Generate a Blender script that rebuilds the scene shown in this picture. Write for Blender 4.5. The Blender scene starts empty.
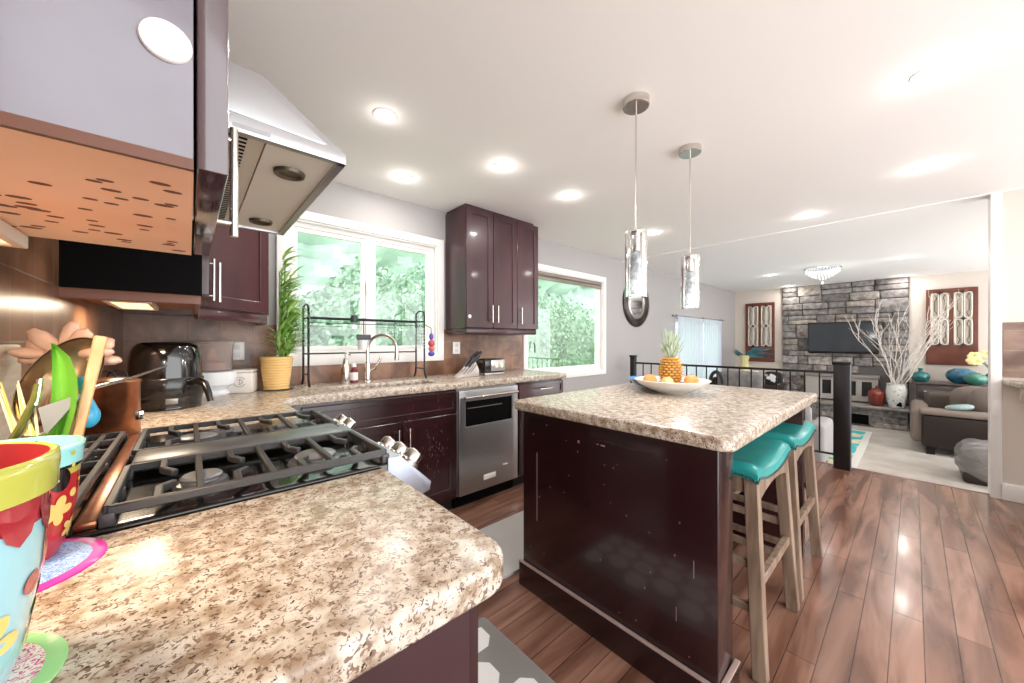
import bpy, bmesh, math, random
from mathutils import Vector, Matrix, noise as mnoise
random.seed(7)
PI = math.pi
sc = bpy.context.scene
col = sc.collection
# ------------------------------------------------------------------ camera, world, exposure
YAW = math.radians(48.1); FPX = 360.0; EYE = 1.25
cam = bpy.data.cameras.new('camera'); cam_o = bpy.data.objects.new('camera', cam); col.objects.link(cam_o)
cam.sensor_width = 36; cam.lens = FPX/1024*36; cam.clip_start = 0.02; cam.clip_end = 200
cam_o.location = (0, 0, EYE); cam_o.rotation_euler = (PI/2, 0, YAW-PI/2)
sc.camera = cam_o
w = bpy.data.worlds.new('sky'); sc.world = w; w.use_nodes = True
bg = w.node_tree.nodes['Background']; bg.inputs[0].default_value = (0.97, 0.985, 1.0, 1); bg.inputs[1].default_value = 3.9
sc.view_settings.view_transform = 'Standard'; sc.view_settings.look = 'None'; sc.view_settings.gamma = 1
sc.view_settings.use_curve_mapping = False; sc.view_settings.exposure = 0.45
CAN_POWER = 1.0; PENDANT_POWER = 4.5; CHAND_POWER = 2.5
def at(px, py, d):          # a point measured in the photograph at distance d along the view
    u = (px-512)/FPX*d; v = (341.5-py)/FPX*d
    return Vector((math.cos(YAW)*d+math.sin(YAW)*u, math.sin(YAW)*d-math.cos(YAW)*u, EYE+v))
# ------------------------------------------------------------------ materials
def srgb(c):
    if isinstance(c, str): c = tuple(int(c[i:i+2], 16) for i in (0, 2, 4))
    r = [x/255 for x in c]
    return tuple(x/12.92 if x < .04045 else ((x+.055)/1.055)**2.4 for x in r)+(1,)
MATS = {}
def mat(name, c, rough=.5, metal=0, coat=0, trans=0, emit=0, spec=.5, var=None, vscale=8, bump=0, bscale=40, stretch=None, ior=1.45, alpha=1, sub=0, detail=4, vpos=(.35,.65)):
    if name in MATS: return MATS[name]
    m = bpy.data.materials.new(name); m.use_nodes = True; nt = m.node_tree; b = nt.nodes['Principled BSDF']
    I = b.inputs
    I['Base Color'].default_value = srgb(c); I['Roughness'].default_value = rough; I['Metallic'].default_value = metal
    I['Coat Weight'].default_value = coat; I['Coat Roughness'].default_value = .08; I['Transmission Weight'].default_value = trans
    I['Specular IOR Level'].default_value = spec; I['IOR'].default_value = ior; I['Alpha'].default_value = alpha
    if emit: I['Emission Color'].default_value = srgb(c); I['Emission Strength'].default_value = emit
    if var or bump:
        tc = nt.nodes.new('ShaderNodeTexCoord'); mp = nt.nodes.new('ShaderNodeMapping')
        nt.links.new(tc.outputs['Object'], mp.inputs[0])
        if stretch: mp.inputs['Scale'].default_value = stretch
    if var:
        n = nt.nodes.new('ShaderNodeTexNoise'); n.inputs['Scale'].default_value = vscale; n.inputs['Detail'].default_value = detail
        nt.links.new(mp.outputs[0], n.inputs[0])
        r = nt.nodes.new('ShaderNodeValToRGB'); r.color_ramp.elements[0].color = srgb(var); r.color_ramp.elements[1].color = srgb(c)
        r.color_ramp.elements[0].position = vpos[0]; r.color_ramp.elements[1].position = vpos[1]
        nt.links.new(n.outputs[0], r.inputs[0]); nt.links.new(r.outputs[0], I['Base Color'])
    if bump:
        n2 = nt.nodes.new('ShaderNodeTexNoise'); n2.inputs['Scale'].default_value = bscale
        bm_ = nt.nodes.new('ShaderNodeBump'); bm_.inputs['Strength'].default_value = bump; bm_.inputs['Distance'].default_value = .01
        nt.links.new(mp.outputs[0], n2.inputs[0]); nt.links.new(n2.outputs[0], bm_.inputs['Height']); nt.links.new(bm_.outputs[0], I['Normal'])
    MATS[name] = m; return m
def ramp(nt, stops, interp='LINEAR'):
    r = nt.nodes.new('ShaderNodeValToRGB'); cr = r.color_ramp; cr.interpolation = interp
    while len(cr.elements) < len(stops): cr.elements.new(.5)
    for e, (p, c) in zip(cr.elements, stops): e.position = p; e.color = srgb(c)
    return r
def granite():
    m = bpy.data.materials.new('granite'); m.use_nodes = True; nt = m.node_tree; b = nt.nodes['Principled BSDF']; L = nt.links.new
    g = nt.nodes.new('ShaderNodeNewGeometry')
    n0 = nt.nodes.new('ShaderNodeTexNoise'); n0.inputs['Scale'].default_value = 38; n0.inputs['Detail'].default_value = 5
    n0.inputs['Distortion'].default_value = .3; L(g.outputs['Position'], n0.inputs[0])
    r0 = ramp(nt, [(.36, '99846f'), (.45, 'b5a593'), (.54, 'c8bcad'), (.68, 'd8d0c5')]); L(n0.outputs[0], r0.inputs[0])
    n1 = nt.nodes.new('ShaderNodeTexNoise'); n1.inputs['Scale'].default_value = 125; n1.inputs['Detail'].default_value = 4; n1.inputs['Distortion'].default_value = 1.2
    L(g.outputs['Position'], n1.inputs[0])
    r1 = ramp(nt, [(.40, (255, 255, 255)), (.455, (0, 0, 0))]); L(n1.outputs[0], r1.inputs[0])
    mx = nt.nodes.new('ShaderNodeMix'); mx.data_type = 'RGBA'; L(r1.outputs[0], mx.inputs[0]); L(r0.outputs[0], mx.inputs[6]); mx.inputs[7].default_value = srgb('806a5a')
    v = nt.nodes.new('ShaderNodeTexNoise'); v.inputs['Scale'].default_value = 190; v.inputs['Detail'].default_value = 2; v.inputs['Distortion'].default_value = .8; L(g.outputs['Position'], v.inputs[0])
    r2 = ramp(nt, [(.33, (255, 255, 255)), (.37, (0, 0, 0))]); L(v.outputs[0], r2.inputs[0])
    mx2 = nt.nodes.new('ShaderNodeMix'); mx2.data_type = 'RGBA'; L(r2.outputs[0], mx2.inputs[0]); L(mx.outputs[2], mx2.inputs[6]); mx2.inputs[7].default_value = srgb('40342f')
    L(mx2.outputs[2], b.inputs['Base Color']); b.inputs['Roughness'].default_value = .24
    return m
def brickmat(name, c1, c2, mortar, bw, rh, mort, axes, offset=.5, rough=.3, bump=.3, var=None, shift=(0, 0), grain=None, coat=0):
    m = bpy.data.materials.new(name); m.use_nodes = True; nt = m.node_tree; b = nt.nodes['Principled BSDF']; L = nt.links.new
    g = nt.nodes.new('ShaderNodeNewGeometry'); s = nt.nodes.new('ShaderNodeSeparateXYZ'); L(g.outputs['Position'], s.inputs[0])
    cb = nt.nodes.new('ShaderNodeCombineXYZ')
    for k, a in enumerate(axes):
        ad = nt.nodes.new('ShaderNodeMath'); ad.operation = 'ADD'; ad.inputs[1].default_value = shift[k]
        L(s.outputs['XYZ'.index(a)], ad.inputs[0]); L(ad.outputs[0], cb.inputs[k])
    t = nt.nodes.new('ShaderNodeTexBrick'); L(cb.outputs[0], t.inputs[0]); t.offset = offset; t.squash = 1
    t.inputs['Color1'].default_value = srgb(c1); t.inputs['Color2'].default_value = srgb(c2); t.inputs['Mortar'].default_value = srgb(mortar)
    t.inputs['Scale'].default_value = 1; t.inputs['Mortar Size'].default_value = mort; t.inputs['Brick Width'].default_value = bw; t.inputs['Row Height'].default_value = rh
    t.inputs['Mortar Smooth'].default_value = .3; t.inputs['Bias'].default_value = 0
    out = t.outputs['Color']
    if grain:
        mp = nt.nodes.new('ShaderNodeMapping'); mp.inputs['Scale'].default_value = grain[1]; L(g.outputs['Position'], mp.inputs[0])
        n = nt.nodes.new('ShaderNodeTexNoise'); n.inputs['Scale'].default_value = 1; n.inputs['Detail'].default_value = 5; n.inputs['Distortion'].default_value = .6; L(mp.outputs[0], n.inputs[0])
        r = ramp(nt, [(.35, grain[0]), (.62, (255, 255, 255))]); L(n.outputs[0], r.inputs[0])
        mx = nt.nodes.new('ShaderNodeMix'); mx.data_type = 'RGBA'; mx.blend_type = 'MULTIPLY'; mx.inputs[0].default_value = 1
        L(out, mx.inputs[6]); L(r.outputs[0], mx.inputs[7]); out = mx.outputs[2]
    L(out, b.inputs['Base Color']); b.inputs['Roughness'].default_value = rough; b.inputs['Coat Weight'].default_value = coat; b.inputs['Coat Roughness'].default_value = .1
    bp = nt.nodes.new('ShaderNodeBump'); bp.invert = True; bp.inputs['Strength'].default_value = bump; bp.inputs['Distance'].default_value = .004
    L(t.outputs['Fac'], bp.inputs['Height']); L(bp.outputs[0], b.inputs['Normal'])
    return m
M_granite = granite()
M_espresso = mat('espresso_wood', '33191b', .24, var='271114', vscale=5, coat=.35, stretch=(1, 1, .25))
M_espresso_up = mat('espresso_wood_satin', '503033', .22, var='3c2225', vscale=5, coat=.5, stretch=(1, 1, .2))
M_dark = mat('dark_recess', '1a0e0f', .6)
M_black = mat('slot_and_painted_shade_black', '050404', .6, spec=.1)
M_under = mat('cabinet_underside_peach_lit', 'c98f66', .45, var='b87a52', vscale=6)  # peach tint of the underlight put into the colour
M_steel = mat('brushed_steel', 'adabab', .33, metal=.95)
M_hoodsteel = mat('hood_steel', 'bdbdbf', .38, metal=.9)
M_chrome = mat('polished_chrome', 'e6e6e6', .08, metal=1)
M_nickel = mat('brushed_nickel', 'd4cfc8', .22, metal=1)
M_iron = mat('cast_iron', '4a494a', .42, metal=.3, bump=.1, bscale=200)
M_castgrey = mat('griddle_grey', '76787a', .35, metal=.6)
M_copper = mat('steel_painted_copper_reflection', 'b57a58', .28, metal=.9, var='8a563c', vscale=14)
M_glass = mat('clear_glass', 'ffffff', .0, trans=1, ior=1.45)
M_white = mat('white_paint', 'f2efec', .4)
M_trim = mat('white_trim', 'efece9', .35)
M_ceiling = mat('ceiling_paint', 'f6f4f2', .8)
M_wall_grey = mat('grey_wall_paint', 'a9a5a4', .6)
M_wall_warm = mat('beige_wall_paint', 'd6cbc1', .6)
M_blackmetal = mat('black_metal', '161415', .35, metal=.2)
M_teal = mat('teal_leather', '2fa39f', .3, coat=.5, var='248f8d', vscale=6)
M_oak = mat('greywashed_wood', '96816f', .45, var='6c5747', vscale=5, stretch=(6, 6, .7), detail=6)
M_carpet = mat('carpet', 'cbc3bb', .95, var='b7aea5', vscale=3, bump=.5, bscale=300)
M_greyfab = mat('grey_fabric', 'a9a5a3', .9, bump=.3, bscale=200)
M_whitefab = mat('white_throw', 'dedbd9', .9, var='c9c5c3', vscale=14)
M_taupe = mat('taupe_fabric', '83756c', .9, bump=.2, bscale=200)
M_brownleather = mat('dark_brown_leather', '2b2220', .35, bump=.2, bscale=60)
M_floor = brickmat('hardwood_floor', 'a67c69', '8a6453', '553930', 1.0, .094, .0018, 'XY', offset=.37, rough=.24, bump=.5, shift=(.2, .03), grain=((176, 160, 152), (1.6, 11, 1)), coat=.4)
M_tile_sink = brickmat('brown_tile_sink', 'a2795f', '8c664f', 'a08c7e', .155, .15, .002, 'XZ', offset=0, rough=.3, bump=.6, shift=(10.08, 9+.0+.10-.0), grain=((170, 160, 155), (6, 6, 6)))
M_tile_range = brickmat('brown_tile_range', 'a07456', '8a6046', 'a89484', .155, .15, .002, 'YZ', offset=0, rough=.3, bump=.6, shift=(10+.1, 9.1), grain=((170, 160, 155), (6, 6, 6)))
M_tile_side = brickmat('brown_tile_side', '9c8072', '8e7264', 'a89a90', .4, .155, .002, 'YZ', offset=.5, rough=.25, bump=.6, shift=(10, 9.05), grain=((170, 160, 155), (6, 6, 6)))
# ------------------------------------------------------------------ mesh builder
class MB:
    def __init__(s, off=(0, 0, 0)): s.bm = bmesh.new(); s.off = Vector(off); s.mi = 0
    def _new(s, verts):
        for v in verts:
            for f in v.link_faces: f.material_index = s.mi
    def box(s, x0, x1, y0, y1, z0, z1, bev=0, seg=2, rot=None, mtx=None):
        r = bmesh.ops.create_cube(s.bm, size=1); vs = r['verts']
        c = Vector(((x0+x1)/2, (y0+y1)/2, (z0+z1)/2)); d = (abs(x1-x0), abs(y1-y0), abs(z1-z0))
        for v in vs: v.co = Vector((v.co.x*d[0], v.co.y*d[1], v.co.z*d[2]))
        if bev:
            es = list({e for v in vs for e in v.link_edges})
            rr = bmesh.ops.bevel(s.bm, geom=es, offset=min(bev, min(d)*.49), segments=seg, profile=.5, affect='EDGES')
            vs = list({v for f in rr['faces'] for v in f.verts} | {v for v in vs if v.is_valid})
        for v in vs:
            co = v.co
            if rot is not None: co = rot @ co
            v.co = co+c
            if mtx is not None: v.co = mtx @ v.co
        s._new(vs); return s
    def bar(s, p0, p1, wd, th, bev=0, up=(0, 0, 1), taper=1.0):
        p0 = Vector(p0); p1 = Vector(p1); z = (p1-p0); L = z.length; z.normalize(); up = Vector(up)
        if abs(z.dot(up)) > .98: up = Vector((1, 0, 0))
        x = up.cross(z).normalized(); y = z.cross(x); m = Matrix((x, y, z)).transposed().to_4x4(); m.translation = (p0+p1)/2
        r = bmesh.ops.create_cube(s.bm, size=1); vs = r['verts']
        for v in vs:
            k = taper if v.co.z > 0 else 1
            v.co = Vector((v.co.x*wd*k, v.co.y*th*k, v.co.z*L))
        if bev:
            es = list({e for v in vs for e in v.link_edges})
            rr = bmesh.ops.bevel(s.bm, geom=es, offset=bev, segments=1, profile=.5, affect='EDGES')
            vs = list({v for f in rr['faces'] for v in f.verts} | {v for v in vs if v.is_valid})
        for v in vs: v.co = m @ v.co
        s._new(vs); return s
    def lathe(s, prof, c=(0, 0, 0), seg=28, axis=None, sx=1, sy=1, wav=None):
        c = Vector(c); R = Matrix.Identity(3)
        if axis is not None: R = Vector((0, 0, 1)).rotation_difference(Vector(axis)).to_matrix()
        rings = []
        for r, z in prof:
            if r < 1e-6: rings.append([s.bm.verts.new(c+R @ Vector((0, 0, z)))])
            else:
                ring = []
                for k in range(seg):
                    a = 2*PI*k/seg; rr = r*(wav(a, z) if wav else 1)
                    ring.append(s.bm.verts.new(c+R @ Vector((rr*math.cos(a)*sx, rr*math.sin(a)*sy, z))))
                rings.append(ring)
        for a, b in zip(rings, rings[1:]):
            for k in range(seg):
                k2 = (k+1) % seg
                if len(a) == 1 and len(b) == 1: break
                if len(a) == 1: f = (a[0], b[k2], b[k])
                elif len(b) == 1: f = (a[k], a[k2], b[0])
                else: f = (a[k], a[k2], b[k2], b[k])
                try: s.bm.faces.new(f).material_index = s.mi
                except ValueError: pass
        return s
    def slathe(s, prof, c=(0, 0, 0), seg=32, n=4, **k):      # profile smoothed by a Catmull-Rom curve
        P_ = [prof[0]]+list(prof)+[prof[-1]]; out = []
        for i in range(1, len(P_)-2):
            a, b, d, e = P_[i-1:i+3]
            for j in range(n):
                t = j/n; f = lambda q: .5*((2*b[q])+(-a[q]+d[q])*t+(2*a[q]-5*b[q]+4*d[q]-e[q])*t*t+(-a[q]+3*b[q]-3*d[q]+e[q])*t**3)
                out.append((max(0, f(0)), f(1)))
        return s.lathe(out+[prof[-1]], c, seg, **k)
    def cyl(s, p0, p1, r0, r1=None, seg=20):
        p0 = Vector(p0); p1 = Vector(p1); r1 = r0 if r1 is None else r1; L = (p1-p0).length
        return s.lathe([(0, 0), (r0, 0), (r1, L), (0, L)], p0, seg, (p1-p0).normalized())
    def tube(s, pts, r, seg=8, closed=False, flat=1.0):
        pts = [Vector(p) for p in pts]; n = len(pts); rings = []
        up = None
        for i, p in enumerate(pts):
            if closed: t = pts[(i+1) % n]-pts[i-1]
            else: t = pts[min(i+1, n-1)]-pts[max(i-1, 0)]
            t.normalize()
            if up is None: up = Vector((0, 0, 1)) if abs(t.z) < .9 else Vector((1, 0, 0))
            x = up.cross(t)
            if x.length < 1e-4: x = Vector((1, 0, 0)).cross(t)
            x.normalize(); y = t.cross(x); up = y
            rr = r[i] if isinstance(r, (list, tuple)) else r
            rings.append([s.bm.verts.new(p+x*rr*math.cos(2*PI*k/seg)+y*rr*flat*math.sin(2*PI*k/seg)) for k in range(seg)])
        prs = list(zip(rings, rings[1:]))+([(rings[-1], rings[0])] if closed else [])
        for a, b in prs:
            for k in range(seg):
                s.bm.faces.new((a[k], a[(k+1) % seg], b[(k+1) % seg], b[k])).material_index = s.mi
        if not closed:
            s.bm.faces.new(rings[0][::-1]).material_index = s.mi; s.bm.faces.new(rings[-1]).material_index = s.mi
        return s
    def prism(s, poly, a0, a1, axis='z', bev=0, seg=2):
        # poly in the two other axes (x,y) / (x,z) / (y,z)
        def P(u, v, a): return Vector((u, v, a)) if axis == 'z' else (Vector((u, a, v)) if axis == 'y' else Vector((a, u, v)))
        A = [s.bm.verts.new(P(u, v, a0)) for u, v in poly]; B = [s.bm.verts.new(P(u, v, a1)) for u, v in poly]; n = len(poly)
        fs = [s.bm.faces.new(A[::-1]), s.bm.faces.new(B)]
        for k in range(n): fs.append(s.bm.faces.new((A[k], A[(k+1) % n], B[(k+1) % n], B[k])))
        for f in fs: f.material_index = s.mi
        bmesh.ops.recalc_face_normals(s.bm, faces=fs)
        if bev:
            es = list({e for f in fs[:2] for e in f.edges})
            bmesh.ops.bevel(s.bm, geom=es, offset=bev, segments=seg, profile=.5, affect='EDGES')
        return s
    def slab(s, us, vs, keep, a0, a1, axis='z', bev=0, seg=3):
        # grid of cells with holes, extruded; one closed solid
        def P(u, v, a): return Vector((u, v, a)) if axis == 'z' else (Vector((u, a, v)) if axis == 'y' else Vector((a, u, v)))
        V = {}
        def g(i, j, k):
            if (i, j, k) not in V: V[(i, j, k)] = s.bm.verts.new(P(us[i], vs[j], (a0, a1)[k]))
            return V[(i, j, k)]
        K = {(i, j) for i in range(len(us)-1) for j in range(len(vs)-1) if keep((us[i]+us[i+1])/2, (vs[j]+vs[j+1])/2)}
        fs = []
        for i, j in K:
            for k in (0, 1): fs.append(s.bm.faces.new((g(i, j, k), g(i+1, j, k), g(i+1, j+1, k), g(i, j+1, k))))
            for (di, dj, e) in ((-1, 0, ((i, j), (i, j+1))), (1, 0, ((i+1, j), (i+1, j+1))), (0, -1, ((i, j), (i+1, j))), (0, 1, ((i, j+1), (i+1, j+1)))):
                if (i+di, j+dj) not in K: fs.append(s.bm.faces.new((g(*e[0], 0), g(*e[1], 0), g(*e[1], 1), g(*e[0], 1))))
        for f in fs: f.material_index = s.mi
        bmesh.ops.recalc_face_normals(s.bm, faces=fs)
        if bev:
            es = [e for e in {e for f in fs for e in f.edges} if len(e.link_faces) == 2 and e.calc_face_angle() > .5]
            bmesh.ops.bevel(s.bm, geom=es, offset=bev, segments=seg, profile=.5, affect='EDGES')
        return s
    def grid(s, fn, nu, nv, thick=0, closed_u=False):
        V = [[s.bm.verts.new(fn(i/nu, j/nv)) for j in range(nv+1)] for i in range(nu+(0 if closed_u else 1))]
        n = len(V); fs = []
        for i in range(n if closed_u else n-1):
            for j in range(nv): fs.append(s.bm.faces.new((V[i][j], V[(i+1) % n][j], V[(i+1) % n][j+1], V[i][j+1])))
        for f in fs: f.material_index = s.mi
        if thick:
            r = bmesh.ops.solidify(s.bm, geom=fs, thickness=thick)
        return s
    def blob(s, c, r, sx=1, sy=1, sz=1, e=1.0, nz=0, ns=3, seg=20, rot=None):
        r0 = bmesh.ops.create_uvsphere(s.bm, u_segments=seg, v_segments=seg*2//3, radius=1)
        for v in r0['verts']:
            q = Vector([math.copysign(abs(x)**e, x) for x in v.co]); q = Vector((q.x*sx, q.y*sy, q.z*sz))*r
            if nz: q *= 1+nz*mnoise.noise(q/r*ns)
            if rot is not None: q = rot @ q
            v.co = q+Vector(c)
        s._new(r0['verts']); return s
    def mesh(s, name, mats, off):
        if off.length: bmesh.ops.translate(s.bm, verts=s.bm.verts, vec=-off)
        me = bpy.data.meshes.new(name); s.bm.to_mesh(me); s.bm.free()
        for m in (mats if isinstance(mats, (list, tuple)) else [mats]): me.materials.append(m)
        me.polygons.foreach_set('use_smooth', [True]*len(me.polygons)); me.set_sharp_from_angle(angle=math.radians(38))
        return me
WLOC = {}
def tag(o, label=None, cat=None, group=None, kind=None):
    if label: o['label'] = label
    if cat: o['category'] = cat
    if group: o['group'] = group
    if kind: o['kind'] = kind
    return o
def thing(name, label, cat, loc=(0, 0, 0), rz=0, group=None):
    o = bpy.data.objects.new(name, None); o.empty_display_size = .05; col.objects.link(o); o.location = loc; o.rotation_euler = (0, 0, rz)
    WLOC[o] = Vector(loc) if rz == 0 else Vector((0, 0, 0)); return tag(o, label, cat, group)
def part(name, mb, m, parent, label=None, local=False):
    off = Vector((0, 0, 0)) if local else WLOC.get(parent, Vector((0, 0, 0)))
    o = bpy.data.objects.new(name, mb.mesh(name, m, off)); col.objects.link(o); o.parent = parent; WLOC[o] = off
    if label: o['label'] = label
    return o
def single(name, mb, m, label, cat, loc=(0, 0, 0), group=None, local=False, rz=0, kind=None):
    o = bpy.data.objects.new(name, mb.mesh(name, m, Vector((0, 0, 0)) if local else Vector(loc))); col.objects.link(o); o.location = loc; o.rotation_euler = (0, 0, rz); WLOC[o] = Vector(loc)
    return tag(o, label, cat, group, kind)
def struct(name, mb, m):
    o = bpy.data.objects.new(name, mb.mesh(name, m, Vector((0, 0, 0)))); col.objects.link(o); o['kind'] = 'structure'; WLOC[o] = Vector((0, 0, 0)); return o
def dup(o, loc=None, rz=None, label=None, parent=None):
    c = o.copy(); col.objects.link(c)
    if parent is not None: c.parent = parent
    if loc is not None: c.location = loc
    if rz is not None: c.rotation_euler = (0, 0, rz)
    if label: c['label'] = label
    for ch in list(o.children): dup(ch, parent=c)
    return c
def area(name, loc, size, power, color=(1, .96, .9), parent=None, spread=PI, sy=None):
    l = bpy.data.lights.new(name, 'AREA'); l.shape = 'DISK'; l.size = size; l.energy = power; l.color = color; l.spread = spread
    o = bpy.data.objects.new(name, l); col.objects.link(o); o.location = loc
    if parent: o.parent = parent
    return o
# ------------------------------------------------------------------ structure
WX, WY, CZ, LZ, SX = -.28, 2.88, 2.44, 2.433, 4.86      # range wall, sink wall, ceiling, living ceiling, step edge
FX = 9.85; CARPET = -.30
W1 = (.50, 1.67, 1.14, 2.11); W2 = (2.80, 4.27, .86, 2.08); D3 = (6.55, 8.60, CARPET, 1.66)
struct('floor', MB().box(WX-.1, SX, -2.6, WY+.12, -.12, 0), M_floor)
struct('trim_1', MB().box(SX, SX+.03, -2.6, WY, -.16, .004, bev=.008), mat('stair_nosing', '7c5547', .3))
struct('trim_2', MB().box(SX+.001, SX+.028, -2.6, WY, CARPET, -.16), M_trim)
struct('carpet_floor', MB().box(SX, FX+.2, -3, WY+.12, CARPET-.1, CARPET), M_carpet)
struct('ceiling', MB().box(WX-.1, 4.78, -2.6, WY+.12, CZ, CZ+.1), M_ceiling)
struct('living_ceiling', MB().box(4.78, FX+.2, -3, WY+.12, LZ, CZ+.1), M_ceiling)
def inr(x, z, r): return r[0] < x < r[1] and r[2] < z < r[3]
xs = sorted({WX-.1, W1[0], W1[1], W2[0], W2[1], 4.80})
struct('wall_sink', MB().slab(xs, sorted({-.1, W1[2], W1[3], W2[2], W2[3], CZ}), lambda x, z: not (inr(x, z, W1) or inr(x, z, W2)), WY, WY+.12, 'y'), M_wall_grey)
struct('wall_living_back', MB().slab(sorted({4.80, D3[0], D3[1], FX+.2}), sorted({CARPET-.1, D3[3], LZ}), lambda x, z: not inr(x, z, D3), WY, WY+.12, 'y'), M_wall_grey)
struct('wall_range', MB().box(WX-.12, WX, -1.2, WY, -.1, CZ), M_wall_warm)
struct('wall_living_far', MB().box(FX, FX+.15, -3, WY, CARPET-.1, LZ), M_wall_warm)
struct('wall_right', MB().box(4.80, 4.92, -2.6, -.47, 0, CZ), M_wall_warm)
struct('trim_3', MB().box(4.785, 4.935, -.47, -.413, 0, CZ, bev=.006), M_trim)
struct('baseboard_right', MB().box(4.78, 4.80, -2.6, -.47, 0, .13, bev=.005), M_trim)
struct('backsplash_sink', MB().slab([.36, .438, 1.734, 1.76, 2.73], [.95, 1.08, 1.36], lambda x, z: z < 1.08 or x < .438 or x > 1.734, WY-.012, WY, 'y'), M_tile_sink)
struct('backsplash_corner', MB().box(WX, .36, WY-.012, WY, .95, 1.40), M_tile_sink)
struct('backsplash_range', MB().box(WX, WX+.012, -.3, WY-.012, .95, 1.72), M_tile_range)
struct('backsplash_right', MB().box(4.788, 4.80, -1.9, -.475, .97, 1.40), M_tile_side)
# windows
def window(n, r, cas, sill, mull, name_frame='window_frame'):
    x0, x1, z0, z1 = r
    c = MB(); c.slab([x0-cas, x0, x1, x1+cas], [z0-sill, z0, z1, z1+cas], lambda x, z: not inr(x, z, r), WY-.022, WY, 'y', bev=.004)
    o = struct('window_%d' % n, c, M_trim)
    j = MB(); f = .045
    cells_x = [x0, x0+f]
    for m_ in mull: cells_x += [m_-f*.6, m_+f*.6]
    cells_x += [x1-f, x1]
    def kp(x, z):
        if z < z0+f or z > z1-f or x < x0+f or x > x1-f: return True
        return any(abs(x-m_) < f*.6 for m_ in mull)
    j.slab(sorted(cells_x), [z0, z0+f, z1-f, z1], kp, WY+.035, WY+.095, 'y', bev=.006)
    fo = part(name_frame, j, M_trim, o)
    rv = MB(); rv.slab([x0-.001, x0+.012, x1-.012, x1+.001], [z0-.001, z0+.012, z1-.012, z1+.001], lambda x, z: not inr(x, z, (x0+.012, x1-.012, z0+.012, z1-.012)), WY-.002, WY+.118, 'y')
    part('window_jamb', rv, M_trim, o)
    edges = [x0+f]+[v for m_ in mull for v in (m_-f*.6, m_+f*.6)]+[x1-f]
    for k in range(0, len(edges), 2):
        a, b = edges[k], edges[k+1]
        s_ = MB().slab([a, a+.03, b-.03, b], [z0+f, z0+f+.03, z1-f-.03, z1-f], lambda x, z: not inr(x, z, (a+.03, b-.03, z0+f+.03, z1-f-.03)), WY+.045, WY+.08, 'y', bev=.004)
        so = part('window_sash', s_, M_trim, o)
        part('glass_pane', MB().box(a+.029, b-.029, WY+.06, WY+.064, z0+f+.029, z1-f-.029), M_glass, so)
    return o
w1 = window(1, W1, .062, .062, [1.075])
part('window_latch', MB().box(1.05, 1.07, WY+.02, WY+.045, 1.62, 1.72, bev=.005), M_white, w1)
w2 = window(2, W2, .062, .062, [])
b_ = MB()
b_.cyl((W2[0]+.02, WY+.02, 2.045), (W2[1]-.02, WY+.02, 2.045), .026)
b_.box(W2[0]+.02, W2[1]-.02, WY+.0, WY+.03, 1.975, 2.0, bev=.006); b_.cyl((W2[0]+.02, WY+.02, 2.0), (W2[1]-.02, WY+.02, 2.0), .018)
single('rolled_blind', b_, mat('brown_blind', '6e635b', .6, var='9b9188', vscale=3, stretch=(.4, 30, 30)), 'brown rolled up blind across the top of the window by the dark hanging cabinet', 'blind', (W2[0]+.7, WY+.02, 1.98))
single('window_crank', MB().tube([(2.95, WY+.03, 1.24), (2.955, WY+.02, 1.2), (2.95, WY+.015, 1.12)], .007), M_blackmetal, 'small black casement crank on the left of the right window', 'handle', (2.95, WY+.02, 1.12))
# patio door in the living room
d3 = struct('door_3', MB().slab([6.50, 6.60, 7.55, 7.63, 8.55, 8.65], [CARPET, CARPET+.09, 1.60, 1.70], lambda x, z: not ((6.60 < x < 7.55 or 7.63 < x < 8.55) and CARPET+.09 < z < 1.60), WY+.02, WY+.08, 'y'), M_trim)
part('glass_pane', MB().box(6.61, 8.54, WY+.045, WY+.05, CARPET+.1, 1.59), M_glass, d3)
def curtain(x0, x1, lab):
    mb = MB()
    mb.grid(lambda u, v: Vector((x0+(x1-x0)*u, WY-.075+.028*math.sin(u*2*PI*9+.8*math.sin(v*3))*(.6+.4*v), 1.70-v*(1.70-CARPET-.02))), 120, 10, thick=.004)
    m = mat('white_curtain', 'f3f5f8', .9, sub=0); m.node_tree.nodes['Principled BSDF'].inputs['Transmission Weight'].default_value = .0
    return single('curtain', mb, M_curtain, lab, 'curtain', ((x0+x1)/2, WY-.075, CARPET), group='white curtains over the patio door')
M_curtain = bpy.data.materials.new('sheer_white'); M_curtain.use_nodes = True
nt = M_curtain.node_tree; pb = nt.nodes['Principled BSDF']; pb.inputs['Base Color'].default_value = srgb('f2f5fa'); pb.inputs['Roughness'].default_value = .9
tr = nt.nodes.new('ShaderNodeBsdfTranslucent'); tr.inputs[0].default_value = srgb('f6f8ff'); ms = nt.nodes.new('ShaderNodeMixShader'); ms.inputs[0].default_value = .75
nt.links.new(pb.outputs[0], ms.inputs[1]); nt.links.new(tr.outputs[0], ms.inputs[2]); nt.links.new(ms.outputs[0], nt.nodes['Material Output'].inputs[0])
curtain(6.50, 7.64, 'white curtain panel on the left half of the patio door')
curtain(7.70, 8.66, 'white curtain panel on the right half of the patio door')
rt = thing('curtain_rod', 'thin metal curtain rod above the white patio door curtains', 'curtain rod', (7.5, WY-.075, 1.71))
part('rod', MB().cyl((6.35, WY-.075, 1.715), (8.8, WY-.075, 1.715), .008), M_nickel, rt)
for x in (6.33, 8.82): part('finial', MB().blob((x, WY-.075, 1.715), .016), M_nickel, rt)
for x in (6.45, 7.67, 8.7): part('bracket', MB().box(x-.012, x+.012, WY-.08, WY, 1.70, 1.73), M_blackmetal, rt)
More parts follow.
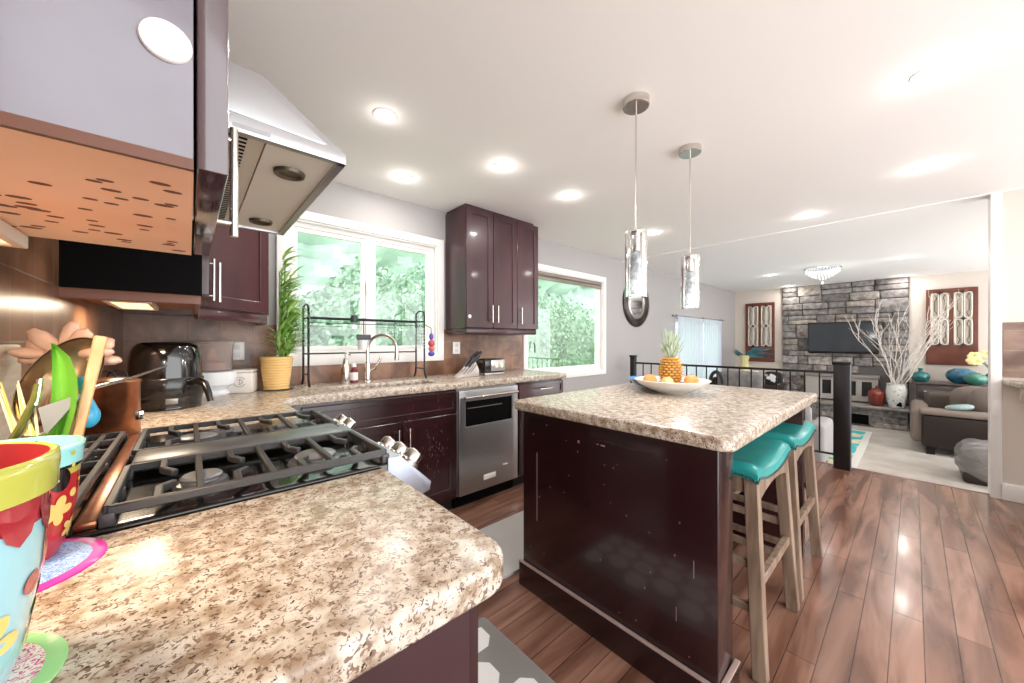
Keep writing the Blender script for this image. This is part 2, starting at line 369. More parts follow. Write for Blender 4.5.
# ------------------------------------------------------------------ cabinets
def shaker(mb, L, x0, x1, z0, z1, th=.022, rail=.06, rec=.009):
    """door panel in a local frame: L(u, depth, z) -> world; u along the face, depth outwards"""
    def bx(u0, u1, d0, d1, a0, a1, bev=.002):
        n = len(mb.bm.verts)
        mb.box(u0, u1, d0, d1, a0, a1, bev=bev, seg=1); mb.bm.verts.ensure_lookup_table()
        for v in mb.bm.verts[n:] if False else [v for v in mb.bm.verts if v.index == -1 or v.tag is False]:
            pass
    return None
def face_map(o, u):      # o origin, u horizontal direction on the face; outward normal = u x z
    u = Vector(u).normalized(); n = u.cross(Vector((0, 0, 1)))
    M = Matrix((u, n, Vector((0, 0, 1)))).transposed().to_4x4(); M.translation = Vector(o); return M
def door_panel(M, u0, u1, z0, z1, th=.022, rail=.06, rec=.010):
    mb = MB()
    mb.slab([u0, u0+rail, u1-rail, u1], [z0, z0+rail, z1-rail, z1], lambda u, z: not (u0+rail < u < u1-rail and z0+rail < z < z1-rail), 0, th, 'y', bev=.0025, seg=1)
    mb.box(u0+rail-.003, u1-rail+.003, 0, th-rec, z0+rail-.003, z1-rail+.003)
    bmesh.ops.transform(mb.bm, matrix=M, verts=mb.bm.verts); return mb
def flat_panel(M, u0, u1, z0, z1, th=.022):
    mb = MB(); mb.box(u0, u1, 0, th, z0, z1, bev=.0025, seg=1); bmesh.ops.transform(mb.bm, matrix=M, verts=mb.bm.verts); return mb
def bar_handle(M, u, z0, z1, d0=.022, out=.032, r=.0055, horiz=False):
    mb = MB(); d = d0+out
    if horiz:
        mb.cyl((z0, d, u), (z1, d, u), r, seg=12)
        for q in (z0+.02, z1-.02): mb.cyl((q, d0-.001, u), (q, d, u), r*.8, seg=10)
    else:
        mb.cyl((u, d, z0), (u, d, z1), r, seg=12)
        for q in (z0+.022, z1-.022): mb.cyl((u, d0-.001, q), (u, d, q), r*.8, seg=10)
    bmesh.ops.transform(mb.bm, matrix=M, verts=mb.bm.verts); return mb
FS = 2.245      # carcass front of the sink run
# sink base cabinet
sb = thing('sink_base_cabinet', 'dark espresso base cabinet under the sink with two doors', 'cabinet', (1.0, 2.5, 0))
part('carcass', MB().box(.345, 1.462, FS, WY-.004, .10, .90), M_espresso, sb)
part('toe_kick', MB().box(.345, 1.462, FS+.06, FS+.08, 0, .10), M_dark, sb)
MF = face_map((0, FS, 0), (1, 0, 0))
part('drawer_front', door_panel(MF, .46, 1.455, .735, .885, rail=.035), M_espresso, sb)
for (a, b, h) in ((.46, 1.034, 1.0), (1.040, 1.455, 1.075)):
    d = part('door', door_panel(MF, a, b, .13, .725), M_espresso, sb)
    part('handle', bar_handle(MF, h, .545, .685), M_nickel, d)
sc_ = MB()
random.seed(5)
for k in range(70):
    u = random.gauss(1.28, .05); z = random.gauss(.48, .08)
    sc_.bar((u, FS-.0125, z), (u+random.uniform(-.004, .004), FS-.0125, z+random.uniform(.004, .02)), .0022, .0006)
o = part('scratches', sc_, mat('worn_scratch', '8a7672', .6), sb, label='pale worn scratches on the right door'); o['kind'] = 'stuff'
# dishwasher
dw = thing('dishwasher', 'stainless dishwasher with a black window under the granite counter', 'dishwasher', (1.77, 2.5, 0))
part('body', MB().box(1.47, 2.068, FS+.01, WY-.05, .10, .895), M_steel, dw)
part('toe_kick', MB().box(1.47, 2.068, FS+.05, FS+.07, 0, .10), M_black, dw)
dd = part('door', MB().slab([1.475, 1.535, 1.995, 2.063], [.105, .61, .80, .885], lambda x, z: not inr(x, z, (1.535, 1.995, .61, .80)), FS-.02, FS+.012, 'y', bev=.004), M_steel, dw)
part('window', MB().box(1.53, 2.0, FS-.006, FS, .605, .805), M_black, dd)
hh = MB().cyl((1.50, FS-.06, .835), (2.03, FS-.06, .835), .011)
for x in (1.515, 2.015): hh.cyl((x, FS-.06, .835), (x, FS-.018, .835), .012)
part('handle', hh, M_chrome, dd)
part('badge', MB().box(1.70, 1.82, FS-.024, FS-.02, .175, .215, bev=.002), M_white, dd, label='small pale maker plate')
part('status_badge', MB().box(1.895, 1.945, FS-.024, FS-.02, .245, .258, bev=.002), M_white, dd, label='small pale strip')
part('rack_rail', MB().cyl((1.56, FS-.004, .745), (1.90, FS-.004, .745), .004), M_castgrey, dd)
# end cabinet with drawer
ec = thing('drawer_cabinet', 'dark base cabinet with a narrow drawer right of the dishwasher', 'cabinet', (2.37, 2.5, 0))
part('carcass', MB().box(2.075, 2.655, FS, WY-.004, .10, .90), M_espresso, ec)
part('toe_kick', MB().box(2.075, 2.655, FS+.06, FS+.08, 0, .10), M_dark, ec)
d = part('drawer', door_panel(MF, 2.08, 2.65, .765, .885, rail=.03), M_espresso_up, ec)
part('handle', bar_handle(MF, .83, 2.30, 2.46, horiz=True), M_nickel, d)
d = part('door', door_panel(MF, 2.08, 2.65, .13, .755), M_espresso, ec)
part('handle', bar_handle(MF, 2.13, .56, .70), M_nickel, d)
# worktops
c = MB(); SK = (.70, 1.38, 2.335, 2.60)
c.slab([WX+.0125, .355, SK[0], SK[1], 2.685], [1.612, 2.21, SK[2], SK[3], WY-.0125], lambda x, y: (x < .355 or y > 2.21) and not (SK[0] < x < SK[1] and SK[2] < y < SK[3]), .902, .95, 'z', bev=.009)
single('granite_worktop', c, M_granite, 'L-shaped speckled granite worktop running under the windows around the sink', 'worktop', (.5, 2.4, .902))
def rounded(x0, x1, y0, y1, rads, n=7):
    """corner radii order: (x0,y0),(x1,y0),(x1,y1),(x0,y1)"""
    P_ = []
    for (cx, cy, sx, sy, a0), r in zip(((x0, y0, 1, 1, PI), (x1, y0, -1, 1, 1.5*PI), (x1, y1, -1, -1, 0), (x0, y1, 1, -1, .5*PI)), rads):
        if r <= 0: P_.append((cx, cy)); continue
        ox, oy = cx+sx*r, cy+sy*r
        for k in range(n+1): a = a0+.5*PI*k/n; P_.append((ox+r*math.cos(a), oy+r*math.sin(a)))
    return P_
single('granite_worktop', MB().prism(rounded(WX+.0125, .350, .378, .848, (0, .05, 0, 0)), .902, .95, bev=.011, seg=4), M_granite, 'short speckled granite worktop in front with a rounded corner beside the stove', 'worktop', (0, .6, .902))
# sink basin and drain
sk = thing('sink', 'stainless undermount sink below the black dish rack', 'sink', (1.04, 2.46, .74))
s_ = MB(); x0, x1, y0, y1 = SK[0]-.008, SK[1]+.008, SK[2]-.008, SK[3]+.008
s_.box(x0, x1, y0, y0+.004, .75, .901); s_.box(x0, x1, y1-.004, y1, .75, .901); s_.box(x0, x0+.004, y0, y1, .75, .901); s_.box(x1-.004, x1, y0, y1, .75, .901); s_.box(x0, x1, y0, y1, .745, .75)
part('basin', s_, M_steel, sk); part('drain', MB().cyl((1.04, 2.47, .75), (1.04, 2.47, .753), .04), M_chrome, sk)
# near base cabinet
nb = thing('base_cabinet', 'dark end cabinet under the nearest granite worktop', 'cabinet', (0, .6, 0))
part('carcass', MB().box(WX+.001, .291, .413, .848, .10, .90), mat('espresso_end_panel', '3d2429', .3, var='2c171b', vscale=3, coat=.3), nb)
part('toe_kick', MB().box(WX+.001, .26, .47, .848, 0, .10), M_dark, nb)
part('door', door_panel(face_map((.291, .0, 0), (0, 1, 0)), .42, .84, .13, .885), M_espresso, nb)
# corner base (between stove and sink run)
cb = thing('corner_base_cabinet', 'dark corner base cabinet between stove and sink', 'cabinet', (0, 2.2, 0))
part('carcass', MB().box(WX+.001, .335, 1.616, WY-.004, .10, .90), M_espresso, cb)
part('toe_kick', MB().box(WX+.001, .27, 1.62, WY-.004, 0, .10), M_dark, cb)
part('door', door_panel(face_map((.335, 0, 0), (0, 1, 0)), 1.62, 2.22, .13, .885), M_espresso, cb)
# ------------------------------------------------------------------ stove
st = thing('gas_range', 'stainless gas range with heavy iron grates and front knobs', 'stove', (0, 1.23, 0))
RY0, RY1 = .855, 1.605
part('body', MB().box(WX+.001, .36, RY0, RY1, .06, .90, bev=.004), M_steel, st)
part('cooktop', MB().slab([WX+.015, -.255, .345, .372], [RY0, RY0+.02, RY1-.02, RY1], lambda x, y: True, .901, .953, 'z', bev=.005), mat('black_enamel', '141314', .15, coat=.5), st)
part('oven_door', MB().box(.36, .392, RY0+.01, RY1-.01, .20, .80, bev=.006), M_steel, st)
oh = MB().cyl((.44, RY0+.06, .76), (.44, RY1-.06, .76), .012)
for y in (RY0+.08, RY1-.08): oh.cyl((.39, y, .76), (.44, y, .76), .01)
part('oven_handle', oh, M_chrome, st)
cp = MB().prism([(.36, .86), (.36, .967), (.392, .966), (.478, .880), (.474, .858), (.40, .84)], RY0-.003, RY1+.003, axis='y', bev=.003)
part('control_panel', cp, mat('panel_steel', '8e929c', .35, metal=.85), st)
nrm = Vector((.707, 0, .707))
for k, y in enumerate((.905, .985, 1.065, 1.42, 1.51)):
    c0 = Vector((.436, y, .925))
    kb = MB().lathe([(0, 0), (.028, 0), (.029, .006), (.024, .010), (.023, .030), (.020, .035), (0, .035)], c0, 20, nrm)
    kb.bar(c0+nrm*.036+Vector((.011, 0, -.011)), c0+nrm*.036+Vector((-.011, 0, .011)), .006, .006, bev=.0015)
    part('knob', kb, M_nickel, st)
strip = MB().box(-.135, -.108, RY0+.01, RY1-.01, .953, .966, bev=.004)
part('trim_strip', strip, M_copper, st, label='steel strip with painted copper reflection between rear and front grates')  # copper reflected in the stainless strip is given as its own colour
part('griddle_plate', MB().box(-.095, .348, 1.133, 1.256, .962, .986, bev=.006), M_castgrey, st, label='smooth grey centre plate')
def grate(x0, x1, y0, y1, nb_, along='y'):
    g = MB(); z = .985; b = .012; h = .014
    def br(p, q, wd=b, hh=h): g.bar((p[0], p[1], z-hh/2), (q[0], q[1], z-hh/2), wd, hh, bev=.002)
    br((x0, y0), (x1, y0), b, .016); br((x0, y1), (x1, y1), b, .016); br((x0, y0), (x0, y1), b, .016); br((x1, y0), (x1, y1), b, .016)
    if along == 'y':
        n = nb_
        for k in range(1, n):
            x = x0+(x1-x0)*k/n
            if k % 2 == 0: br((x, y0), (x, y1))
            else:
                m_ = (y1-y0)*.36
                for (ya, s_) in ((y0, 1), (y1, -1)):
                    br((x, ya), (x, ya+s_*m_*.7)); g.bar((x, ya+s_*m_*.68, z-.007), (x+.02, ya+s_*m_, z-.010), b, h, bev=.002)
    else:
        n = nb_
        for k in range(1, n):
            x = x0+(x1-x0)*k/n; br((x, y0), (x, y1))
        for k in range(1, 6):
            y = y0+(y1-y0)*k/6; br((x0, y), (x1, y), .009)
    for x in (x0, x1):
        for y in (y0, (y0+y1)/2, y1): g.box(x-.009, x+.009, y-.009, y+.009, .953, z-.01, bev=.002)
    return g
part('grate', grate(-.098, .358, .868, 1.124, 8), M_iron, st)
part('grate', grate(-.098, .358, 1.266, 1.560, 8), M_iron, st)
part('grate', grate(-.252, -.145, .868, 1.56, 3, 'x'), M_iron, st)
for x, y, r in ((.02, .995, .034), (.235, .995, .045), (.02, 1.41, .045), (.235, 1.41, .034), (-.20, 1.0, .03), (-.20, 1.4, .03)):
    bu = part('burner', MB().lathe([(0, .953), (r*1.35, .953), (r*1.25, .960), (r, .962), (r*.95, .966), (0, .966)], (x, y, 0)), M_castgrey, st)
    part('burner_cap', MB().lathe([(0, .966), (r, .966), (r*1.02, .970), (r*.9, .974), (0, .974)], (x, y, 0)), mat('burner_cap_grey', '8a8b8e', .4, metal=.4), bu)
# ------------------------------------------------------------------ range hood
hd = thing('range_hood', 'stainless range hood with sloping canopy over the stove', 'range hood', (0, 1.2, 1.64))
HY0, HY1 = .848, 1.568
shell = MB().prism([(WX, 1.70), (WX, 1.776), (.108, 1.772), (.262, 1.668), (.262, 1.645), (.245, 1.645), (.245, 1.662)], HY0, HY1, axis='y', bev=.004)
part('canopy', shell, M_hoodsteel, hd)
SKP = [(WX, 1.645), (WX, 1.702), (.212, 1.702), (.262, 1.668), (.262, 1.645)]
part('side_skirt', MB().prism(SKP, HY0-.001, HY0+.016, axis='y', bev=.002), M_hoodsteel, hd)
part('side_skirt', MB().prism(SKP, HY1-.016, HY1+.001, axis='y', bev=.002), M_hoodsteel, hd)
part('side_inlay', MB().prism([(-.1, 1.685), (-.1, 1.758), (.098, 1.757), (.222, 1.676), (.215, 1.672)], HY0-.003, HY0+.004, axis='y', bev=.001), mat('pale_steel', 'b9babc', .4, metal=.8), hd)
part('light_panel', MB().box(.117, .245, HY0+.016, HY1-.016, 1.652, 1.660), mat('panel_beige_steel', 'f1efe6', .45, metal=.15), hd)
for y in (.99, 1.45):
    lp = part('hood_lamp', MB().lathe([(0, 1.650), (.022, 1.650), (.026, 1.644), (.031, 1.644), (.033, 1.651), (0, 1.652)], (.178, y, 0)), mat('lamp_bezel', '5b5347', .3, metal=.5), hd)
fl = MB()
fl.slab(sorted({WX+.01, .115}), [HY0+.016, 1.20, HY1-.016], lambda a, b: True, 1.655, 1.662, 'z')
part('filter_plate', fl, mat('filter_steel', 'e2ded2', .4, metal=.3), hd)
sl = MB()
for i in range(11):
    for j in range(36):
        x = -.20+i*.027; y = HY0+.04+j*.0185; sl.box(x, x+.017, y, y+.006, 1.6535, 1.6552)
o = part('filter_slot', sl, M_black, hd); o['kind'] = 'stuff'
part('chimney', MB().box(WX, -.06, 1.07, 1.35, 1.776, CZ), M_hoodsteel, hd)
part('rim_lettering', MB().box(.06, .12, HY0-.002, HY0+.002, 1.652, 1.660), mat('embossed_steel', 'a9a9ac', .5, metal=.8), hd)
# ------------------------------------------------------------------ upper cabinets on the range wall
M_sheen = mat('espresso_painted_sheen', '665d69', .25, coat=1, var='4c3a45', vscale=3.5)  # lilac-grey reflection on the dark side panel is put into the base colour
uc = thing('wall_cabinet', 'nearest dark glossy hanging cabinet with underlit peach underside at top left', 'cabinet', (-.13, .63, 1.40))
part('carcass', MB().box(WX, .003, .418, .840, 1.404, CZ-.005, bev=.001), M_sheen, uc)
und = MB(); und.box(WX, .003, .421, .840, 1.400, 1.4035)
part('edge_band', MB().box(WX, .003, .4165, .4215, 1.3985, 1.408), mat('edge_brown', '6b4434', .4), uc)
up = part('underside', und, None or mat('underlight_tinted_wood', 'f3cdb0', .5, var='ecbd9c', vscale=5), uc)  # peach glow of the under-cabinet light is put into this colour
spots = MB(); random.seed(11)  # small dark ovals scattered over part of the underside
for k in range(64):
    x = random.uniform(-.235, -.012); y = random.uniform(.47, .81)
    if x+y*.45 < .03: continue
    r = random.uniform(.0016, .0036); n = 8
    spots.prism([(x+r*2.6*math.cos(2*PI*i/n), y+r*1.1*math.sin(2*PI*i/n)) for i in range(n)], 1.3992, 1.4001)
o = part('oval_flecks', spots, mat('fleck_brown', '6a3f2a', .6), up, label='small dark oval flecks on the underside'); o['kind'] = 'stuff'
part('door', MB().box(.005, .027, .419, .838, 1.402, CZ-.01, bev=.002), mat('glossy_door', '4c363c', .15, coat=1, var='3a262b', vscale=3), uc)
part('handle', bar_handle(face_map((.027, 0, 0), (0, 1, 0)), .80, 1.435, 1.625, d0=0, r=.0065), M_nickel, uc)
pl = thing('puck_light', 'round white stick-on puck light on the side of the nearest cabinet', 'light', (-.04, .418, 1.56))
Q = at(166, 42, .418/(math.sin(YAW)-math.cos(YAW)*(166-512)/FPX)); pr = .0168
part('housing', MB().lathe([(0, .0), (pr, .0), (pr, .002), (pr*.93, .0035), (pr*.88, .003)], (Q.x, .4178, Q.z), 36, (0, -1, 0)), M_white, pl)
part('lens', MB().lathe([(pr*.88, .003), (pr*.6, .004), (0, .0045)], (Q.x, .4178, Q.z), 36, (0, -1, 0)), mat('frosted_lens', 'fbfbfb', .3), pl)
pl.location = (Q.x, .418, Q.z)
for ch in pl.children: ch.location = -(Vector((Q.x, .418, Q.z))-Vector((-.04, .418, 1.56)))
def under_light(name_label, x0, x1, y0, y1, z, power):
    t = thing('under_cabinet_light', name_label, 'light', ((x0+x1)/2, (y0+y1)/2, z), group=None)
    part('housing', MB().slab([x0, x0+.012, x1-.012, x1], [y0, y0+.012, y1-.012, y1], lambda x, y: not (x0+.012 < x < x1-.012 and y0+.012 < y < y1-.012), z-.018, z, 'z', bev=.002), mat('light_frame', 'd8c6b6', .4, metal=.1), t)
    part('diffuser', MB().box(x0+.012, x1-.012, y0+.012, y1-.012, z-.014, z-.001), mat('warm_diffuser', 'ffdca0', .5, emit=1.4), t)
    l = area('under_light_lamp', (0, 0, -.02), min(x1-x0, y1-y0)*.8, power, (1, .8, .58), t)
under_light('warm lit light tray under the nearest cabinet against the tiles', -.268, -.168, .50, .832, 1.398, 2.4)
uc2 = thing('wall_cabinet', 'dark hanging cabinet beyond the hood with its shaded side painted black', 'cabinet', (-.13, 1.9, 1.40))
part('carcass', MB().box(WX, .03, 1.578, 2.17, 1.402, CZ-.005), M_black, uc2)  # espresso side in shadow; the shade is painted as near-black
part('light_rail', MB().slab([WX, WX+.018, .012, .03], [1.578, 1.598, 2.15, 2.17], lambda x, y: x > .012 or y < 1.598, 1.372, 1.402, 'z', bev=.003), mat('warm_brown_rail', '7a5140', .4), uc2)
part('underside', MB().box(WX+.018, .012, 1.598, 2.17, 1.392, 1.402), mat('brown_underside', '8d5f48', .4), uc2)
d = part('door', door_panel(face_map((.03, 0, 0), (0, 1, 0)), 1.58, 2.168, 1.405, CZ-.01), M_espresso_up, uc2)
part('handle', bar_handle(face_map((.03, 0, 0), (0, 1, 0)), 2.12, 1.435, 1.625), M_nickel, uc2)
under_light('warm lit light tray under the cabinet beyond the hood', -.20, -.09, 1.66, 2.02, 1.391, 2.6)
uc3 = thing('corner_wall_cabinet', 'dark diagonal corner hanging cabinet beside the bamboo plant', 'cabinet', (0, 2.5, 1.36))
A_, B_ = (.03, 2.175), (.325, 2.470)
part('carcass', MB().prism([(WX, 2.172), A_, B_, (.345, 2.50), (.345, WY-.001), (WX, WY-.001)], 1.402, CZ-.005), M_espresso_up, uc3)
dgn = (Vector((B_[0], B_[1], 0))-Vector((A_[0], A_[1], 0))); Ld = dgn.length
MD = face_map((A_[0], A_[1], 0), dgn)
d = part('door', door_panel(MD, .006, Ld-.004, 1.408, CZ-.01, rail=.06), M_espresso_up, uc3)
part('handle', bar_handle(MD, .055, 1.435, 1.62, r=.007), M_nickel, d)
rail = MB().box(.0, Ld+.012, -.02, .004, 1.352, 1.402, bev=.004); bmesh.ops.transform(rail.bm, matrix=MD, verts=rail.bm.verts)
rail.box(.325, .345, 2.49, WY-.01, 1.352, 1.402)
part('light_rail', rail, M_espresso_up, uc3)
# sink wall hanging cabinet
hc = thing('wall_cabinet', 'dark three-door hanging cabinet between the two windows', 'cabinet', (2.19, 2.7, 1.32))
M_espresso_mid = mat('espresso_lit_in_colour', '44262a', .35, var='331a1e', vscale=4, coat=.3, stretch=(1, 1, .2))  # paler espresso copy; the light on these doors is put into its colour
FU = 2.562
part('carcass', MB().box(1.758, 2.628, FU, WY-.001, 1.365, 2.415, bev=.002), M_espresso_mid, hc)
part('crown_block', MB().box(1.77, 2.60, FU+.01, WY-.001, 2.415, CZ-.001), M_espresso_mid, hc)
MU = face_map((0, FU, 0), (1, 0, 0))
for (a, b, h) in ((1.762, 2.052, 2.022), (2.056, 2.345, 2.087), (2.349, 2.638, 2.382)):
    d = part('door', door_panel(MU, a, b, 1.372, 2.412, rail=.055), M_espresso_mid, hc)
    part('handle', bar_handle(MU, h, 1.42, 1.575), M_nickel, d)
part('light_rail', MB().box(1.765, 2.62, FU-.012, WY-.002, 1.318, 1.365, bev=.006), M_espresso_mid, hc)
part('child_lock', MB().blob((1.79, FU-.026, 1.465), .016, sy=.5), M_white, hc)
# ------------------------------------------------------------------ island
isl = thing('kitchen_island', 'dark espresso kitchen island body with stained end panel', 'island', (2.0, .9, 0))
M_isl = mat('island_espresso', '2b1113', .25, var='1f0b0e', vscale=2.2, coat=.5)
part('end_panel', MB().slab([1.285, 1.43], [.425, 1.345], lambda a, b: True, 0, .9, 'z', bev=.003), M_isl, isl)
part('body', MB().box(1.43, 2.69, .80, 1.335, .10, .90), M_isl, isl)
part('plinth', MB().box(1.43, 2.69, .82, 1.30, 0, .10), M_dark, isl)
part('end_panel', MB().box(2.63, 2.70, .425, 1.345, 0, .9, bev=.003), M_isl, isl)
part('baseboard', MB().slab([1.268, 1.285, 1.445], [.408, .425, 1.36], lambda x, y: x < 1.285 or y < .425, 0, .118, 'z', bev=.003), M_isl, isl)
part('baseboard_cap', MB().slab([1.266, 1.284, 1.447], [.406, .424, 1.362], lambda x, y: x < 1.284 or y < .424, .118, .124, 'z', bev=.002), mat('worn_cap', 'a58e88', .4), isl, label='pale worn top edge of the baseboard')
for (a, b) in ((1.45, 2.03), (2.04, 2.62)):
    part('door', door_panel(face_map((0, 1.335, 0), (-1, 0, 0)), -b, -a, .13, .88), M_isl, isl)
scm = MB(); random.seed(3)
for k in range(26):
    y = random.uniform(.46, 1.3); z = random.uniform(.15, .85); L = random.choice([.003, .004, .006])
    scm.box(1.2842, 1.2851, y, y+.0025, z, z+L)
scm.box(1.2842, 1.2851, 1.245, 1.2475, .36, .70); scm.box(1.2842, 1.2851, .50, .502, .44, .50); scm.box(1.2842, 1.2851, .56, .5615, .26, .31)
scm.box(1.2842, 1.2851, .855, .875, .812, .818); scm.box(1.2842, 1.2851, .885, .895, .814, .817); scm.box(1.2842, 1.2851, .985, .995, .80, .812)
o = part('scuff_marks', scm, mat('scuff_pale', '9b7d78', .6), isl, label='pale scuffs and chips on the dark panel'); o['kind'] = 'stuff'
single('island_worktop', MB().prism(rounded(1.237, 2.725, .37, 1.378, (.05, .03, .03, .03)), .902, .95, bev=.011, seg=4), M_granite, 'rectangular speckled granite island worktop carrying the fruit bowl', 'worktop', (2.0, .88, .902))
# stools
def stool(lab, x, y, first=None):
    if first: return dup(first, (x, y, 0), 0, lab)
    t = thing('bar_stool', lab, 'stool', (x, y, 0), 0, 'teal saddle bar stools')
    hx, hy, zt = .262, .172, .765
    def top(u, v):
        a = (u-.5)*2; b = (v-.5)*2
        ex = math.copysign(abs(a)**.9, a)
        dip = .030*(abs(a)**2)-.010*(1-abs(a)**2)
        edge = (max(0, abs(a)-.86)/.14)**2*.02+(max(0, abs(b)-.75)/.25)**2*.016
        return Vector((x+ex*hx, y+b*hy, zt+dip-edge))
    m = MB(); N, K = 28, 14
    m.grid(top, N, K)
    # side skirt following the saddle curve
    bnd = [(i/N, 0) for i in range(N+1)]+[(1, j/K) for j in range(1, K+1)]+[(i/N, 1) for i in range(N-1, -1, -1)]+[(0, j/K) for j in range(K-1, 0, -1)]
    up_ = [top(*q) for q in bnd]; vs = [[m.bm.verts.new(p+Vector((0, 0, dz))+(Vector((p.x-x, p.y-y, 0))*k)) for p in up_] for dz, k in ((0, 0), (-.012, .02), (-.034, .02), (-.045, 0))]
    for a, b in zip(vs, vs[1:]):
        for k in range(len(a)): m.bm.faces.new((a[k], a[(k+1) % len(a)], b[(k+1) % len(a)], b[k]))
    m.bm.faces.new(vs[-1]); bmesh.ops.remove_doubles(m.bm, verts=m.bm.verts, dist=1e-5); bmesh.ops.recalc_face_normals(m.bm, faces=m.bm.faces)
    part('seat', m, M_teal, t)
    nh = MB()
    for k in range(0, len(up_)):
        if k % 2 == 0 or True: nh.blob((up_[k]+up_[(k+1) % len(up_)])/2+Vector((0, 0, -.034))+Vector((up_[k].x-x, up_[k].y-y, 0))*.03, .0040, seg=6)
        p = up_[k]+Vector((0, 0, -.034))+Vector((up_[k].x-x, up_[k].y-y, 0))*.03
        nh.blob(p, .0042, seg=6)
    part('nailhead_trim', nh, mat('antique_nail', '4b4640', .35, metal=.6), t)
    # curved aprons (front and back) and side aprons
    for sy in (-1, 1):
        pts = []
        yy = y+sy*(hy-.012)
        ap = MB(); n = 16
        lo = [(-hx+.03+2*(hx-.03)*k/n) for k in range(n+1)]
        poly = [(x+q, zt-.046+.030*(q/hx)**2-.010*(1-(q/hx)**2)) for q in lo]+[(x+q, zt-.115+.0*q+.042*(1-(q/hx)**2)-.02) for q in reversed(lo)]
        ap.prism(poly, yy-.011, yy+.011, axis='y', bev=.002, seg=1); part('apron', ap, M_oak, t)
    for sx in (-1, 1):
        part('apron', MB().box(x+sx*(hx-.035)-.011, x+sx*(hx-.035)+.011, y-hy+.03, y+hy-.03, zt-.10, zt-.03, bev=.002), M_oak, t)
        for sy in (-1, 1):
            a = Vector((x+sx*(hx-.040), y+sy*(hy-.028), zt-.03)); b = Vector((x+sx*(hx+.005), y+sy*(hy+.012), 0))
            part('leg', MB().bar(b, a, .046, .046, bev=.003, up=(0, 1, 0)), M_oak, t)
    def lp(sx, sy, z):
        k = z/(zt-.03); return Vector((x+sx*(hx+.005+(-.045)*k), y+sy*(hy+.012-.040*k), z))
    for sx in (-1, 1):
        for z in (.24, .40): part('stretcher', MB().bar(lp(sx, -1, z), lp(sx, 1, z), .022, .03, bev=.002), M_oak, t)
    part('footrest', MB().bar(lp(-1, -1, .33), lp(1, -1, .33), .026, .036, bev=.003), M_oak, t)
    part('stretcher', MB().bar(lp(-1, 1, .33), lp(1, 1, .33), .022, .03, bev=.002), M_oak, t)
    return t
s1 = stool('nearer teal saddle bar stool tucked under the island by its end panel', 1.838, .560)
stool('farther teal saddle bar stool tucked under the island toward the railing', 2.47, .560, s1)
# ------------------------------------------------------------------ fruit bowl
bc = Vector((2.10, .945, .95))
bd = single('blue_dish', MB().lathe([(0, 0), (.08, 0), (.16, .02), (.205, .058), (.20, .06), (.155, .026), (.075, .008), (0, .008)], bc+Vector((.185, .155, .0)), 40), mat('blue_glaze', '3f7fb4', .15, coat=.5), 'blue glazed dish just behind the white fruit bowl on the island', 'dish', bc+Vector((.185, .155, 0)))
single('fruit_bowl', MB().lathe([(0, 0), (.07, 0), (.075, .006), (.13, .024), (.18, .052), (.207, .078), (.203, .080), (.175, .057), (.12, .032), (0, .02)], bc, 48), mat('white_glaze', 'e8e6e2', .2, coat=.4), 'wide shallow white bowl holding pineapple and oranges on the island', 'bowl', bc)
M_or = mat('orange_peel', 'f0a05e', .45, var='e78d48', vscale=20, bump=.3, bscale=250)
for k, (dx, dy, r, lb) in enumerate(((-.11, .075, .04, 'orange left of the pineapple in the white bowl'), (.03, -.10, .04, 'orange right of the pineapple in the white bowl'), (-.05, -.0, .033, 'small peach-coloured fruit in front of the pineapple in the white bowl'))):
    t = thing('orange', lb, 'fruit', bc+Vector((dx, dy, .02)), group='oranges in the white bowl')
    part('flesh', MB().blob(bc+Vector((dx, dy, .034+r)), r, sz=.92), M_or if k < 2 else mat('peach_skin', 'f3c088', .5), t)
    part('stem_button', MB().blob(bc+Vector((dx, dy, .034+r*1.92)), .005, sz=.4, seg=8), mat('stem_green', '5d6b35', .6), t)
pa = thing('pineapple', 'ripe golden pineapple with spiky grey-green crown standing in the fruit bowl', 'pineapple', bc+Vector((.035, .02, .02)))
pc = bc+Vector((.035, .02, .012)); pm = MB(); pH = .165; pR = .062
rows = 11
core = MB()
core.lathe([(0, .02), (.04, .022)]+[(pR*.93*math.sin(PI*(.16+.70*k/12))**.5, .025+pH*k/12) for k in range(13)]+[(0, .025+pH)], pc, 24)
for i in range(rows):
    zz = .035+pH*.92*i/(rows-1); rr = pR*math.sin(PI*(.16+.70*(zz-.025)/pH))**.5; n = 12
    for k in range(n):
        a = 2*PI*(k+.5*(i % 2))/n
        q = bmesh.ops.create_icosphere(pm.bm, subdivisions=1, radius=1)
        Rm = Matrix.Rotation(a, 3, 'Z')
        for v in q['verts']: v.co = pc+Vector((0, 0, zz))+Rm @ Vector((rr*.93+v.co.x*.0095, v.co.y*.0135, v.co.z*.0078))
        for v in bmesh.ops.create_cone(pm.bm, segments=5, radius1=.003, radius2=0, depth=.010)['verts']:
            v.co = pc+Vector((0, 0, zz))+Rm @ (Matrix.Rotation(PI/3, 3, 'Y') @ v.co+Vector((rr+.010, 0, .002)))
part('core', core, mat('pineapple_core', '8a5f2a', .6), pa)
part('rind', pm, mat('pineapple_rind', 'dca84e', .5, var='c08a3c', vscale=30), pa)
